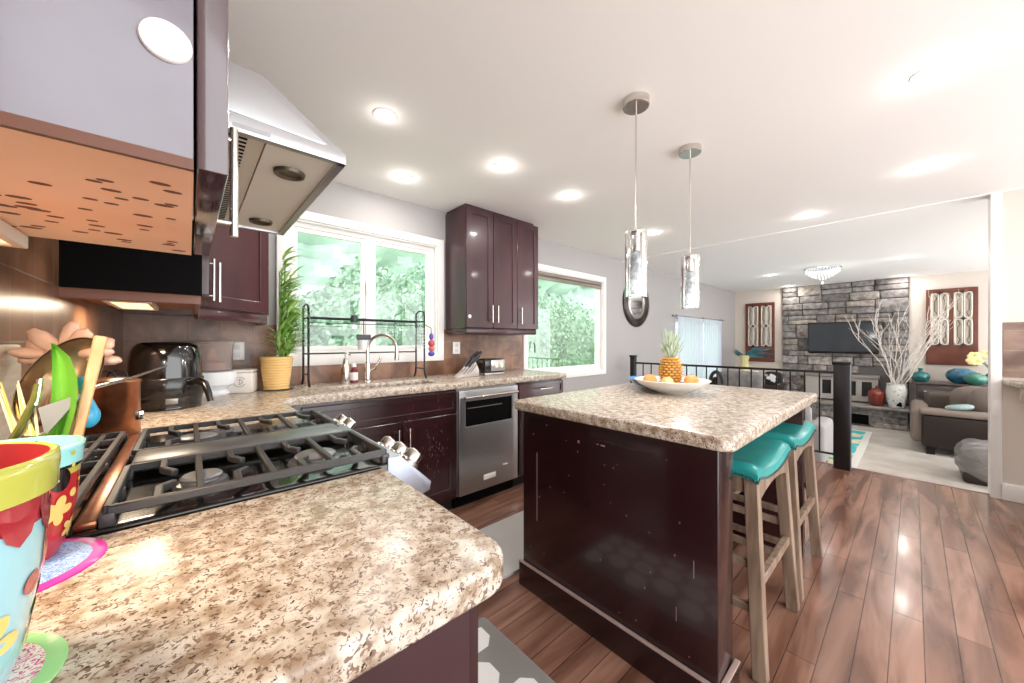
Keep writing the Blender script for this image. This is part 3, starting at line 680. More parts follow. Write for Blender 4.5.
def leaf(mb, base, d, L, wd, droop=0.3, n=6, up=Vector((0, 0, 1)), fold=.15):
    d = Vector(d).normalized(); side = d.cross(up)
    if side.length < .05: side = Vector((1, 0, 0))
    side.normalize(); p = Vector(base); prev = None
    for i in range(n+1):
        t = i/n; wv = wd*(math.sin(PI*min(1, (t*.8+.18)))**.8)*(1-t**3) if i < n else 0.0008
        dd = (d+Vector((0, 0, -droop*t*1.6))).normalized(); nrm_ = side.cross(dd)
        row = [mb.bm.verts.new(p-side*wv/2), mb.bm.verts.new(p+nrm_*wv*fold*-1), mb.bm.verts.new(p+side*wv/2)]
        if prev:
            for a in (0, 1): f = mb.bm.faces.new((prev[a], prev[a+1], row[a+1], row[a])); f.material_index = mb.mi
        prev = row; p = p+dd*L/n
cr = MB(); random.seed(2)
for k in range(78):
    t = k/78; a = k*2.4; tilt = .22+.62*(1-t)**1.0*random.uniform(.7, 1.1)
    dv = Vector((math.cos(a)*tilt, math.sin(a)*tilt, 1))
    leaf(cr, pc+Vector((math.cos(a)*.016*(1-t), math.sin(a)*.016*(1-t), .185+.045*t)), dv, random.uniform(.105, .15)*(.75+.45*t), .017, droop=-.10, fold=.3)
part('crown', cr, mat('pineapple_leaf', '8f9f86', .5, var='c3ccb6', vscale=30), pa)
# ------------------------------------------------------------------ pendants
M_crystal = mat('bubble_crystal', 'ffffff', .05, trans=.9, bump=.9, bscale=60)
def pendant(x, y, zt, zb, lab, first=None):
    t = thing('pendant_light', lab, 'pendant light', (x, y, zb), group='pair of glass pendant lights over the island')
    part('canopy', MB().lathe([(0, CZ), (.063, CZ), (.063, CZ-.035), (.060, CZ-.038), (0, CZ-.038)], (x, y, 0), 32), M_nickel, t)
    part('cord', MB().cyl((x, y, zt+.0), (x, y, CZ-.03), .004, seg=8), M_nickel, t)
    part('socket', MB().lathe([(0, zt+.01), (.008, zt+.01), (.008, zt), (.030, zt-.005), (.030, zt-.010), (.024, zt-.012), (.024, zt-.095), (0, zt-.095)], (x, y, 0), 24), M_chrome, t)
    part('glass_shade', MB().lathe([(.009, zt+.004), (.050, zt), (.0525, zt-.004), (.0525, zb), (.0495, zb), (.0495, zt-.005), (.009, zt-.001), (.009, zt+.004)], (x, y, 0), 36), M_glass, t)
    part('crystal_rod', MB().lathe([(0, zt-.10), (.027, zt-.10), (.028, zt-.11), (.028, zb+.015), (.026, zb+.01), (0, zb+.01)], (x, y, 0), 24), M_bub, t)
    l = bpy.data.lights.new('pendant_lamp', 'POINT'); l.energy = PENDANT_POWER; l.shadow_soft_size = .02; l.color = (1, .97, .93)
    o = bpy.data.objects.new('pendant_lamp', l); col.objects.link(o); o.parent = t; o.location = (0, 0, -.03)
M_bub = mat('lit_bubble_crystal', 'd5d9de', .15, emit=.08, bump=1, bscale=70, var='969ca4', vscale=55)
pendant(1.639, .912, 1.79, 1.468, 'nearer clear glass cylinder pendant on a long nickel cord')
pendant(2.293, .917, 1.775, 1.455, 'farther clear glass cylinder pendant on a long nickel cord')
# ------------------------------------------------------------------ recessed lights
CANS = [(.766, 1.853, CZ, 'recessed ceiling light nearest the range hood'), (1.158, 2.46, CZ, 'recessed ceiling light above the sink window'),
        (1.58, 1.862, CZ, 'recessed ceiling light left of the hanging cabinet top'), (2.313, 1.88, CZ, 'recessed ceiling light right of the hanging cabinet top'),
        (3.78, 1.913, CZ, 'recessed ceiling light behind the nearer pendant'), (2.441, -.047, CZ, 'large bright recessed ceiling light at upper right'),
        (3.736, -.054, CZ, 'recessed ceiling light below the upper right one'), (4.35, .66, CZ, 'recessed ceiling light just before the ceiling step'),
        (7.49, .106, LZ, 'recessed living room ceiling light right of the chandelier'), (7.71, 1.705, LZ, 'recessed living room ceiling light left of the chandelier'),
        (9.53, 1.78, LZ, 'recessed light washing the left end of the stone wall'), (9.55, .12, LZ, 'recessed light washing the right end of the stone wall')]
M_led = mat('led_disc', 'fffaf2', .5, emit=5)
can0 = None
for (x, y, z, lab) in CANS:
    if can0 is None:
        can0 = thing('recessed_light', lab, 'ceiling light', (x, y, z), group='recessed ceiling lights')
        part('trim_ring', MB().lathe([(.043, .0), (.058, .0), (.058, -.004), (.05, -.006), (.043, -.003)], (0, 0, 0), 32), M_white, can0, local=True)
        part('lens', MB().lathe([(0, -.003), (.045, -.003), (.045, -.0005), (0, -.0005)], (0, 0, 0), 32), M_led, can0, local=True)
        t = can0
    else: t = dup(can0, (x, y, z), label=lab)
    l = bpy.data.lights.new('recessed_lamp', 'POINT'); l.energy = CAN_POWER*.35*(2 if x > 9 else 1); l.shadow_soft_size = .03; l.color = (1, .96, .9)
    o = bpy.data.objects.new('recessed_lamp', l); col.objects.link(o); o.parent = t; o.location = (0, 0, -.035)
    area('recessed_downlight', (0, 0, -.012), .085, 2.0, (1, .96, .9), t)
# ------------------------------------------------------------------ small items on the worktops
# air fryer
af = thing('air_fryer', 'glossy black air fryer in the corner under the cabinets', 'air fryer', (-.075, 2.27, .95))
ac = Vector((-.075, 2.27, .95))
part('body', MB().slathe([(0, 0), (.11, 0), (.122, .02), (.127, .08), (.125, .17), (.117, .25), (.10, .285), (.07, .297), (0, .299)], ac, 40), mat('gloss_black_plastic', '0c0b0b', .12, coat=.8), af)
part('drawer', MB().lathe([(.1275, .055), (.1300, .06), (.1290, .135), (.126, .14)], ac, 40), mat('satin_black_plastic', '161515', .25, coat=.5), af)
vd = Vector((.62, -.78, 0)).normalized()
hnd = MB(); p0 = ac+vd*.135+Vector((0, 0, .135))
hnd.tube([ac+vd*.13+Vector((0, 0, .12)), ac+vd*.165+Vector((0, 0, .128)), ac+vd*.205+Vector((0, 0, .112)), ac+vd*.225+Vector((0, 0, .07)), ac+vd*.235+Vector((0, 0, .035))], [.017, .016, .015, .013, .011], seg=12)
part('handle', hnd, MATS['satin_black_plastic'], af)
part('label_plate', MB().box(-.02, .02, -.002, .002, -.012, .012, bev=.001, mtx=Matrix.Translation(ac+Vector((.02, -.126, .04)))), mat('plate_grey', '8c8c8c', .3, metal=.6), af)
# food processor / blender bowl
fp = thing('food_processor', 'white food processor with clear bowl beside the air fryer', 'food processor', (.088, 2.63, .95)); fc = Vector((.088, 2.63, .95))
part('base', MB().lathe([(0, 0), (.085, 0), (.09, .01), (.075, .03), (.085, .045), (.11, .06), (.118, .095), (.118, .13), (.10, .135), (0, .135)], fc, 36), mat('white_plastic', 'eef1f5', .25, coat=.4), fp)
part('clear_bowl', MB().lathe([(.06, .135), (.095, .138), (.10, .15), (.105, .29), (.108, .295), (.104, .295), (.10, .285), (.096, .152), (.09, .142), (.06, .139)], fc, 36), mat('clear_plastic', 'e8dcd8', .08, trans=.75, ior=1.3), fp)
part('lid', MB().lathe([(0, .305), (.06, .305), (.108, .30), (.11, .292), (.104, .290), (0, .295)], fc, 36), mat('clear_lid', 'e4d8d2', .1, trans=.7), fp)
part('blade_hub', MB().lathe([(0, .139), (.07, .14), (.065, .18), (.03, .20), (.02, .26), (0, .262)], fc, 20), mat('peach_hub', 'c98c78', .4), fp)
# canister with drawn cup emblem
cn = thing('canister', 'square cream canister with a round grey emblem beside the food processor', 'canister', (.235, 2.69, .95))
cc = Vector((.238, 2.655, .95)); cw = .060
Mr = Matrix.Translation(cc) @ Matrix.Rotation(math.radians(-20), 4, 'Z')
def rotated(fn):
    mb = MB(); fn(mb); bmesh.ops.transform(mb.bm, matrix=Mr, verts=mb.bm.verts); return mb
part('body', rotated(lambda m: m.box(-cw, cw, -cw, cw, 0, .118, bev=.008)), mat('cream_ceramic', 'e6e2dd', .3), cn)
part('lid', rotated(lambda m: m.box(-cw, cw, -cw, cw, .119, .135, bev=.006)), mat('cream_ceramic', 'e6e2dd', .3), cn)
def emb(m):
    m.tube([(.028*math.cos(a), -cw-.0008, .066+.028*math.sin(a)) for a in [PI*.15+2*PI*.85*k/24 for k in range(25)]], .0018, seg=6)
    m.tube([(.014*math.cos(a), -cw-.0008, .066+.014*math.sin(a)) for a in [-PI*.6+2*PI*.7*k/16 for k in range(17)]], .0018, seg=6)
    m.tube([(0, -cw-.0008, .05), (0, -cw-.0008, .085)], .0015, seg=6)
part('emblem', rotated(emb), mat('emblem_grey', '9a9591', .5), cn, label='round grey cup-like emblem')
# outlets
def outlet(x, z, lab, y=WY-.012):
    t = thing('wall_outlet', lab, 'outlet', (x, y, z), group=None)
    part('cover_plate', MB().box(x-.040, x+.040, y-.006, y, z-.057, z+.057, bev=.003), M_white, t)
    for dz in (-.024, .024): part('socket_face', MB().box(x-.017, x+.017, y-.009, y-.004, z+dz-.015, z+dz+.015, bev=.004), mat('outlet_white', 'dcdad8', .3), t)
outlet(.225, 1.19, 'white wall outlet above the cream canister')
outlet(1.87, 1.19, 'white wall outlet behind the knife block')
# plant
bp = thing('potted_bamboo', 'leafy green bamboo plant in a ribbed yellow pot left of the sink window', 'plant', (.408, 2.66, .95)); pq = Vector((.408, 2.66, .95))
part('saucer', MB().lathe([(0, 0), (.085, 0), (.10, .010), (.096, .010), (.08, .004), (0, .004)], pq, 36), mat('brown_saucer', '7a6b58', .4), bp)
prof = [(0, .005), (.068, .005)]
for k in range(12):
    t = k/11; r = .066+.022*t; prof += [(r+.002, .012+.18*t), (r, .02+.18*t)]
prof += [(.088, .205), (.081, .205), (.078, .17), (0, .165)]
part('pot', MB().lathe(prof, pq, 40), mat('yellow_pot', 'e9c27e', .45), bp)
stm = MB(); lf = MB(); random.seed(21)
ends = []
for k in range(14):
    a = random.uniform(-PI/2, PI/2); r = random.uniform(.01, .055); h = random.uniform(.42, .76) if k else .80
    b0 = pq+Vector((r*math.cos(a), r*math.sin(a), .16)); lean = Vector((math.cos(a), math.sin(a), 0))*random.uniform(.0, .05)
    pts = [b0+lean*t+Vector((0, 0, (h-.16)*t)) for t in [i/6 for i in range(7)]]
    stm.tube(pts, .0045, seg=6)
    for j in range(int(h*50)):
        t = random.uniform(.12, 1); i = min(5, int(t*6)); p = pts[i].lerp(pts[i+1], t*6-i)
        aa = random.choice((random.uniform(-2.2, .9), random.uniform(0, 2*PI))) if p.z < 1.3 else random.uniform(-1.35, .9); leaf(lf, p, (math.cos(aa), math.sin(aa)*.8, random.uniform(.3, 1.5)), random.uniform(.09, .17), random.uniform(.014, .022), droop=random.uniform(.3, 1.0), n=5)
for k in range(11):
    aa = random.uniform(-1.4, .6); leaf(lf, pq+Vector((.03, -.02, random.uniform(.62, .86))), (math.cos(aa), math.sin(aa), random.uniform(.3, 1.1)), random.uniform(.14, .2), .02, droop=.7)
part('stalks', stm, mat('stalk_green', '7ea650', .5), bp)
part('foliage', lf, mat('bamboo_leaf', '7fb44a', .45, var='b9dc84', vscale=9), bp)
# dish rack
rk = thing('dish_rack', 'black wire over-sink dish rack spanning the sink', 'dish rack', (1.0, 2.67, .95))
M_wire = mat('dark_wire', '33343a', .35, metal=.6)
RX0, RX1, RYa, RYb = .585, 1.425, 2.655, 2.80
for x in (RX0, RX1):
    f = MB(); top = 1.50
    arc = [(x, (RYa+RYb)/2-(RYb-RYa)/2*math.cos(PI*k/10), top-.035+.035*math.sin(PI*k/10)) for k in range(11)]
    f.tube([(x, RYa, 1.02)]+arc+[(x, RYb, 1.02)], .007, seg=8)
    for yy, s in ((RYa, -1), (RYb, 1)): f.tube([(x, yy, 1.03), (x, yy+s*.006, .99), (x, yy+s*.03, .957 if s < 0 else .957)], .008, seg=8)
    f.tube([(x, RYa, 1.03), (x, RYb, 1.03)], .005)
    part('leg_frame', f, M_wire, rk)
sh = MB()
for y in (RYa, RYb, (RYa+RYb)/2): sh.tube([(RX0, y, 1.41), (RX1, y, 1.41)], .006, seg=6)
sh.tube([(RX0, RYa, 1.375), (RX1, RYa, 1.375)], .003, seg=6)
for k in range(30):
    x = RX0+.02+(RX1-RX0-.04)*k/29; sh.tube([(x, RYa, 1.41), (x, RYb, 1.41)], .0025, seg=5)
part('shelf', sh, M_wire, rk)
part('lower_rail', MB().tube([(RX0, RYb, 1.165), (RX1, RYb, 1.165)], .006, seg=6), M_wire, rk)
hb = MB(); bx0, bx1 = 1.375, 1.44
for k in range(7):
    z = 1.20+k*.025; hb.tube([(bx0, RYa-.03, z), (bx1, RYa-.03, z), (bx1, RYa+.05, z), (bx0, RYa+.05, z)], .0018, closed=True, seg=5)
for x in (bx0, bx1):
    for y in (RYa-.03, RYa+.05): hb.tube([(x, y, 1.20), (x, y, 1.36)], .0022, seg=5)
part('utensil_holder', hb, mat('white_wire', 'd8d8d8', .3, metal=.5), rk)
dc = thing('dish_caddy', 'small dark caddy hanging from the middle of the dish rack', 'caddy', (.985, 2.65, 1.27))
part('clip', MB().lathe([(0, 0), (.022, 0), (.026, .02), (.02, .05), (0, .052)], (.868, 2.64, 1.385), 16), mat('dark_clip', '3a3d42', .4), dc)
part('label_bar', MB().box(.885, .985, 2.63, 2.645, 1.262, 1.30, bev=.004), mat('dark_caddy', '3b3f45', .4), dc)
part('cup', MB().lathe([(0, 0), (.03, 0), (.036, .07), (.033, .07), (.028, .004), (0, .004)], (.935, 2.665, 1.19), 20), mat('pale_cup', 'e6e7e8', .4), dc)
part('hook', MB().tube([(.935, 2.64, 1.30), (.935, 2.645, 1.42)], .003, seg=6), M_wire, dc)
orn = thing('hanging_ornament', 'small purple and red glass ornament hanging right of the dish rack', 'ornament', (1.475, 2.64, 1.14))
for (n_, z, r, c_, sz) in (('cap_bead', 1.29, .018, '6a56b5', 1.6), ('middle_bead', 1.235, .026, 'c2505f', 1.2), ('round_bead', 1.19, .024, 'd06a70', 1), ('drop_bead', 1.15, .027, '4f48b0', .8)):
    part(n_, MB().blob((1.48, 2.64, z), r, sz=sz), mat('bead_'+c_, c_, .2, coat=.5), orn)
part('hanger', MB().tube([(1.48, 2.64, 1.31), (1.478, 2.642, 1.36), (1.43, 2.65, 1.385)], .003, seg=6), M_wire, orn)
# faucet
fa = thing('kitchen_faucet', 'brushed nickel gooseneck faucet behind the sink', 'faucet', (.985, 2.70, .95))
fx, fy = .985, 2.70; R_ = .105
dirv = Vector((.80, -.60, 0)).normalized()
part('base', MB().lathe([(0, 0), (.027, 0), (.027, .008), (.021, .012), (.020, .14), (.017, .15), (0, .15)], (fx, fy, .95), 24), M_nickel, fa)
cen = Vector((fx, fy, .95+.245)); gp = [Vector((fx, fy, 1.09)), Vector((fx, fy, 1.15))]+[cen+dirv*(R_-R_*math.cos(PI*k/14))+Vector((0, 0, R_*math.sin(PI*k/14))) for k in range(0, 15)]
part('neck', MB().tube(gp, .0125, seg=14), M_nickel, fa)
tip = cen+dirv*2*R_
part('spray_head', MB().lathe([(0, 0), (.014, 0), (.019, -.07), (.017, -.085), (0, -.085)], tip, 20, axis=None), M_nickel, fa)
part('lever', MB().tube([(fx, fy, 1.03), (fx+.045, fy-.03, 1.045), (fx+.075, fy-.05, 1.12), (fx+.078, fy-.052, 1.15)], [.010, .012, .009, .007], seg=10), M_nickel, fa)
sp = thing('soap_dispenser', 'steel soap dispenser bottle left of the faucet', 'soap dispenser', (.83, 2.70, .95))
part('bottle', MB().lathe([(0, 0), (.030, 0), (.032, .01), (.028, .12), (.018, .165), (.014, .18), (0, .18)], (.83, 2.70, .95), 24), M_nickel, sp)
part('pump', MB().tube([(.83, 2.70, 1.13), (.83, 2.70, 1.165), (.84, 2.685, 1.168), (.85, 2.665, 1.155)], .006, seg=8), M_nickel, sp)
sb2 = thing('soap_bottle', 'small dark red bottle with a white label behind the sink', 'bottle', (.895, 2.725, .95))
part('bottle', MB().lathe([(0, 0), (.027, 0), (.028, .01), (.028, .085), (.014, .105), (.012, .115), (0, .115)], (.895, 2.725, .95), 24), mat('dark_red_soap', '7d2b3c', .25, coat=.4), sb2)
part('cap', MB().lathe([(0, .115), (.017, .115), (.016, .142), (0, .142)], (.895, 2.725, .95), 20), M_white, sb2)
part('label', MB().lathe([(.0284, .02), (.0287, .021), (.0287, .075), (.0284, .076)], (.895, 2.725, .95), 24), M_white, sb2)
# knife block
kb = thing('knife_block', 'slanted steel knife block with dark-handled knives under the hanging cabinet', 'knife block', (1.78, 2.56, .95))
part('block', MB().prism([(1.665, .951), (1.865, .951), (1.865, 1.00), (1.83, 1.075)], 2.50, 2.60, axis='y', bev=.004), mat('block_steel', 'bdb6b0', .3, metal=.5), kb)
for k in range(6):
    t = (k % 3); row = k//3
    a = Vector((1.70+.045*t+row*.02, 2.525+row*.045, .985+.03*t)); d_ = Vector((.62, 0, .78)); a = Vector((1.76+.035*t, 2.525+row*.05, 1.02+.022*t))
    k_ = thing('kitchen_knife', ('dark-handled knife in the %s slot of the %s row of the knife block' % (('lowest', 'middle', 'top')[t], ('front', 'back')[row])), 'knife', a, group='knives in the knife block')
    part('handle', MB().bar(a+d_*.015, a+d_*.125, .018, .026, bev=.004, up=(0, 1, 0)), mat('knife_handle', '2c2a2e', .3, coat=.3), k_)
    part('bolster', MB().bar(a-d_*.015, a+d_*.016, .014, .024, bev=.002, up=(0, 1, 0)), M_chrome, k_)
for k in range(3):
    z = .962+.0*k; a = Vector((1.70+.035*k, 2.4985, .975+.008*k)); b = a+Vector((.075, 0, .07))
    part('blade_slot', MB().bar(a, b, .002, .012, up=(0, 1, 0)), mat('slot_dark', '4a4550', .3, metal=.6), kb)
# toaster
to = thing('toaster', 'black and steel two-slice toaster right of the knife block', 'toaster', (2.04, 2.56, .95))
part('body', MB().box(1.925, 2.155, 2.50, 2.64, .965, 1.095, bev=.02, seg=4), mat('toaster_black', '1f1c1c', .2, coat=.5), to)
part('front_plate', MB().box(1.99, 2.15, 2.492, 2.502, .985, 1.085, bev=.004), M_steel, to)
part('base', MB().box(1.925, 2.155, 2.50, 2.64, .951, .972, bev=.006), M_steel, to)
for x in (2.045, 2.105):
    part('dial', MB().lathe([(0, 0), (.022, 0), (.022, .006), (.016, .012), (0, .012)], (x, 2.492, 1.035), 24, (0, -1, 0)), mat('dial_face', 'e9e2cf', .3), to)
part('slot', MB().box(1.95, 2.12, 2.535, 2.55, 1.09, 1.0965), M_dark, to); part('slot', MB().box(1.95, 2.12, 2.585, 2.60, 1.09, 1.0965), M_dark, to)
part('lever', MB().box(1.915, 1.93, 2.56, 2.58, 1.04, 1.055, bev=.003), M_black, to)
# copper canister
cu = thing('copper_pot', 'copper pot with lid clamp behind the stove grates', 'pot', (-.185, 1.72, .95)); cq = Vector((-.185, 1.715, .95))
part('body', MB().lathe([(0, 0), (.062, 0), (.066, .006), (.066, .165), (.070, .172), (.066, .176), (.062, .17), (.062, .01), (0, .01)], cq, 36), M_copper, cu)
part('lid', MB().lathe([(.063, .172), (.05, .182), (.02, .186), (0, .186)], cq, 36), mat('copper_lid', '6e5040', .3, metal=.8), cu)
part('latch', MB().box(cq.x+.052, cq.x+.075, cq.y-.035, cq.y-.015, .95+.045, .95+.075, bev=.003), M_chrome, cu)
for s in (-1, 1): part('lid_handle', MB().tube([cq+Vector((s*.012+.022*math.cos(a), .008*s, .186+.02*math.sin(a))) for a in [PI*k/8 for k in range(9)]], .003, seg=6), M_wire, cu)
# tool resting across the stove pots: long steel rod
single('steel_skewer', MB().tube([at(92, 388, .60), at(128, 379, .85), at(166, 366, 1.25)], .0035, seg=8), M_nickel, 'long thin steel rod reaching right from the pots toward the air fryer', 'skewer', at(92, 388, .60))
# cutting board leaning on the range tiles
cbm = MB().box(-.0, .018, .90, 1.17, .955, 1.245, bev=.006)
for v in cbm.bm.verts: v.co.x += -.262+(-.0)*(v.co.z-.95)
single('cutting_board', cbm, mat('pale_board', 'd9cbb6', .5, var='c7b59c', vscale=8, stretch=(1, 1, 12)), 'pale wooden board standing against the tiles at the left edge', 'cutting board', (-.25, 1.03, .955))
# petal ornament on the range wall
# ------------------------------------------------------------------ painted pots, coasters and utensils
def pot_radius(prof, z):
    for (r0, z0), (r1, z1) in zip(prof, prof[1:]):
        if z0 <= z <= z1 and z1 > z0: return r0+(r1-r0)*(z-z0)/(z1-z0)
    return prof[-1][0]
def painted_pot(name, label, c, prof, inner, bands, decals, mats, mi_in):
    """bands: list of (z0,z1,mat index); decals: (angle, z, polygon pts in metres, mat index)"""
    mb = MB(); c = Vector(c)
    zs = sorted({z for _, z in prof} | {b for bd_ in bands for b in bd_[:2]})
    def idx(z):
        for a, b, m in bands:
            if a <= z < b: return m
        return 0
    for z0, z1 in zip(zs, zs[1:]):
        mb.mi = idx((z0+z1)/2); mb.lathe([(pot_radius(prof, z0), z0), (pot_radius(prof, z1), z1)], c, 56)
    H_ = prof[-1][1]; rt_ = prof[-1][0]
    mb.mi = idx(H_-.001); mb.lathe([(rt_, H_), (rt_-.002, H_+.002), (rt_-.006, H_+.001)], c, 56)
    mb.mi = mi_in; mb.lathe([(rt_-.006, H_+.001), (pot_radius(prof, H_*.7)-.006, H_*.7), (pot_radius(prof, H_*.3)-.006, H_*.3), (prof[0][0]-.004, .02), (0, .018)], c, 56)
    mb.mi = 0; mb.lathe([(0, 0), (prof[0][0], 0)], c, 56)
    for ang, z, pts, m in decals:
        mb.mi = m; vs = []
        for lay in (0.0012,):
            vs = [mb.bm.verts.new(c+Vector(((pot_radius(prof, z+v)+lay)*math.cos(ang+u/pot_radius(prof, z)), (pot_radius(prof, z+v)+lay)*math.sin(ang+u/pot_radius(prof, z)), z+v))) for u, v in pts]
        cv = mb.bm.verts.new(c+Vector(((pot_radius(prof, z)+.0016)*math.cos(ang), (pot_radius(prof, z)+.0016)*math.sin(ang), z)))
        for k in range(len(vs)): mb.bm.faces.new((cv, vs[k], vs[(k+1) % len(vs)])).material_index = m
    bmesh.ops.remove_doubles(mb.bm, verts=mb.bm.verts, dist=1e-6)
    bmesh.ops.recalc_face_normals(mb.bm, faces=mb.bm.faces)
    o = single(name, mb, mats, label, 'pot', c)
    return o
def circ(r, n=14, sx=1, sy=1): return [(r*sx*math.cos(2*PI*k/n), r*sy*math.sin(2*PI*k/n)) for k in range(n)]
def flower(R, n=6, inner=.45): return [(R*(inner+(1-inner)*abs(math.cos(n*a/2)))*math.cos(a), R*(inner+(1-inner)*abs(math.cos(n*a/2)))*math.sin(a)) for a in [2*PI*k/48 for k in range(48)]]
G = lambda n_, c_: mat(n_, c_, .18, coat=.7)
pmats = [G('glaze_pale_blue', '98c8d2'), G('glaze_red', 'a42f38'), G('glaze_lime', 'b9bb55'), G('glaze_yellow', 'e8c873'), G('glaze_orange', 'e38a3e'), G('glaze_white', 'f2f0ea'), G('glaze_black', '181012'), G('glaze_coral', 'e07a66'), mat('glaze_inner_red', 'b33a3e', .3, coat=.4)]
toward = math.atan2(.0-.53, .0+.175)      # angle on the pot that faces the room camera side
P1 = Vector((-.178, .535, .953))
dec = []
for k in range(14): dec.append((2*PI*k/14, .136, [(-.017, .014), (.017, .014), (.010, -.004), (0, -.012), (-.010, -.004)], 1))
for dA, z, R, m in ((.55, .045, .030, 3), (-.6, .05, .028, 3), (1.7, .05, .03, 3), (2.8, .05, .03, 3), (-1.8, .05, .03, 3)):
    dec.append((toward+dA, z, flower(R), m)); 
for dA, z, r, m in ((.55, .045, .009, 1), (-.6, .05, .009, 1), (1.05, .085, .010, 1), (.1, .09, .010, 1), (.30, .02, .006, 1), (1.3, .03, .007, 4), (-1.1, .09, .009, 1)):
    dec.append((toward+dA, z, circ(r), m))
dec.append((toward+1.28, .105, [(-.006, .02), (.004, .022), (.008, .0), (.004, -.02), (-.006, -.012)], 7))
painted_pot('flower_pot', 'nearest painted pot, pale blue with red scallops and a lime rim', P1, [(.060, 0), (.066, .02), (.078, .10), (.081, .160), (.086, .163), (.0875, .187), (.087, .194)], .078, [(0, .138, 0), (.138, .162, 1), (.162, .195, 2)], dec, pmats, 8)
P2 = Vector((-.185, .812, .953)); t2 = math.atan2(-.812, .185)
pm2 = [G('glaze_deep_red', 'b3262c'), G('glaze_aqua', '9adfe0')]+pmats[2:]
dec2 = [(t2+.72, .066, flower(.021, 5), 3), (t2+.25, .03, flower(.018, 5), 3), (t2+1.2, .035, flower(.015, 5), 3), (t2+.75, .108, circ(.013, sy=1.2), 6), (t2+.45, .108, circ(.006), 5), (t2+1.05, .085, circ(.006), 3), (t2+.95, .125, circ(.003), 3), (t2+.3, .11, circ(.002), 3), (t2+.2, .105, circ(.002), 3), (t2+.15, .118, circ(.002), 3), (t2+.7, .108, circ(.002), 5), (t2+1.25, .10, circ(.003), 3)]
for k in range(10): dec2.append((2*PI*k/10+.2, .142, circ(.0035), 2))
painted_pot('utensil_pot', 'painted red crock with aqua rim holding the cooking utensils', P2, [(.048, 0), (.052, .01), (.064, .07), (.067, .12), (.069, .122), (.071, .148), (.072, .152)], .064, [(0, .112, 0), (.112, .122, 2), (.122, .126, 6), (.126, .153, 1)], dec2, pm2, 1)
def coaster(c, r, label, ca, cb_, cc_):
    m = bpy.data.materials.new('coaster_'+ca); m.use_nodes = True; nt = m.node_tree; b = nt.nodes['Principled BSDF']; L = nt.links.new
    tc = nt.nodes.new('ShaderNodeTexCoord'); n = nt.nodes.new('ShaderNodeTexVoronoi'); n.inputs['Scale'].default_value = 75; n.feature = 'F1'
    ns = nt.nodes.new('ShaderNodeTexNoise'); ns.inputs['Scale'].default_value = 45; L(tc.outputs['Object'], ns.inputs[0])
    mxv = nt.nodes.new('ShaderNodeMix'); mxv.data_type = 'RGBA'; mxv.inputs[0].default_value = .25; L(tc.outputs['Object'], mxv.inputs[6]); L(ns.outputs['Color'], mxv.inputs[7]); L(mxv.outputs[2], n.inputs[0])
    r_ = ramp(nt, [(.42, cb_), (.50, cc_)]); L(n.outputs['Distance'], r_.inputs[0]); L(r_.outputs[0], b.inputs['Base Color']); b.inputs['Roughness'].default_value = .4
    t = thing('coaster', label, 'coaster', c, group=None)
    part('rim', MB().lathe([(r*.84, 0), (r, 0), (r*1.0, .002), (r*.97, .003), (r*.84, .003)], c, 48), mat('rim_'+ca, ca, .4, var=cc_, vscale=40, vpos=(.2, .45)), t)
    part('centre', MB().lathe([(0, 0), (r*.85, 0), (r*.85, .0028), (0, .0028)], c, 48), m, t)
coaster(Vector((-.176, .775, .9502)), .088, 'magenta and blue round trivet under the red crock', 'd0359c', '5c86d6', 'a8c8ee')
coaster(Vector((-.170, .535, .9502)), .084, 'green and pink round trivet under the nearest pot', '93d48c', 'c8508c', 'eeeade')
random.seed(9)
dU = .60; base2 = P2+Vector((0, 0, .03))
def utensil(label, cat, name, tip_px, tip_d): return thing(name, label, cat, P2+Vector((0, 0, .02)))
# big steel strainer spoon
u = utensil('large steel ladle bowl with pale rim leaning in the red crock', 'ladle', 'ladle', 0, 0)
cL = at(62, 379, .60); nL = (Vector((0, 0, EYE))-cL).normalized(); nL = (nL+Vector((.10, 0, .25))).normalized()
upL = (at(95, 332, .60)-at(32, 420, .60)).normalized(); upL = (upL-nL*upL.dot(nL)).normalized(); sdL = upL.cross(nL)
RL = Matrix((sdL, upL, nL)).transposed()
lb = MB(); rL = .072
pf = [(rL, .004), (rL*1.03, 0), (rL, -.004), (rL*.9, -.022), (rL*.6, -.042), (0, -.05)]
pin = [(rL*.97, .002), (rL*.86, -.02), (rL*.57, -.038), (0, -.046)]
for prof_ in (pf, pin):
    n0 = len(lb.bm.verts); lb.lathe([(max(r, 0), z) for r, z in prof_], (0, 0, 0), 36, sx=.52, sy=1.08)
bmesh.ops.transform(lb.bm, matrix=Matrix.Translation(cL) @ RL.to_4x4(), verts=lb.bm.verts)
part('bowl', lb, mat('tarnished_steel', 'c2ab8c', .3, metal=.8, var='6e5c3e', vscale=9), u)
part('handle', MB().tube([cL-upL*rL*.95, base2+Vector((.02, .02, .02)), base2], .004, seg=8), M_nickel, u)
# olive spoon in front
u = utensil('dark olive spoon handle leaning left in the red crock', 'spoon', 'cooking_spoon', 0, 0)
part('handle', MB().tube([at(38, 384, .555), at(34, 400, .55), at(20, 428, .545), at(8, 446, .545)], [.007, .008, .009, .009], seg=10, flat=.5), mat('olive_plastic', '6a6a2e', .3, coat=.4), u)
part('ferrule', MB().tube([at(40, 379, .556), at(38, 392, .553), at(35, 405, .55)], .0035, seg=8), M_chrome, u)
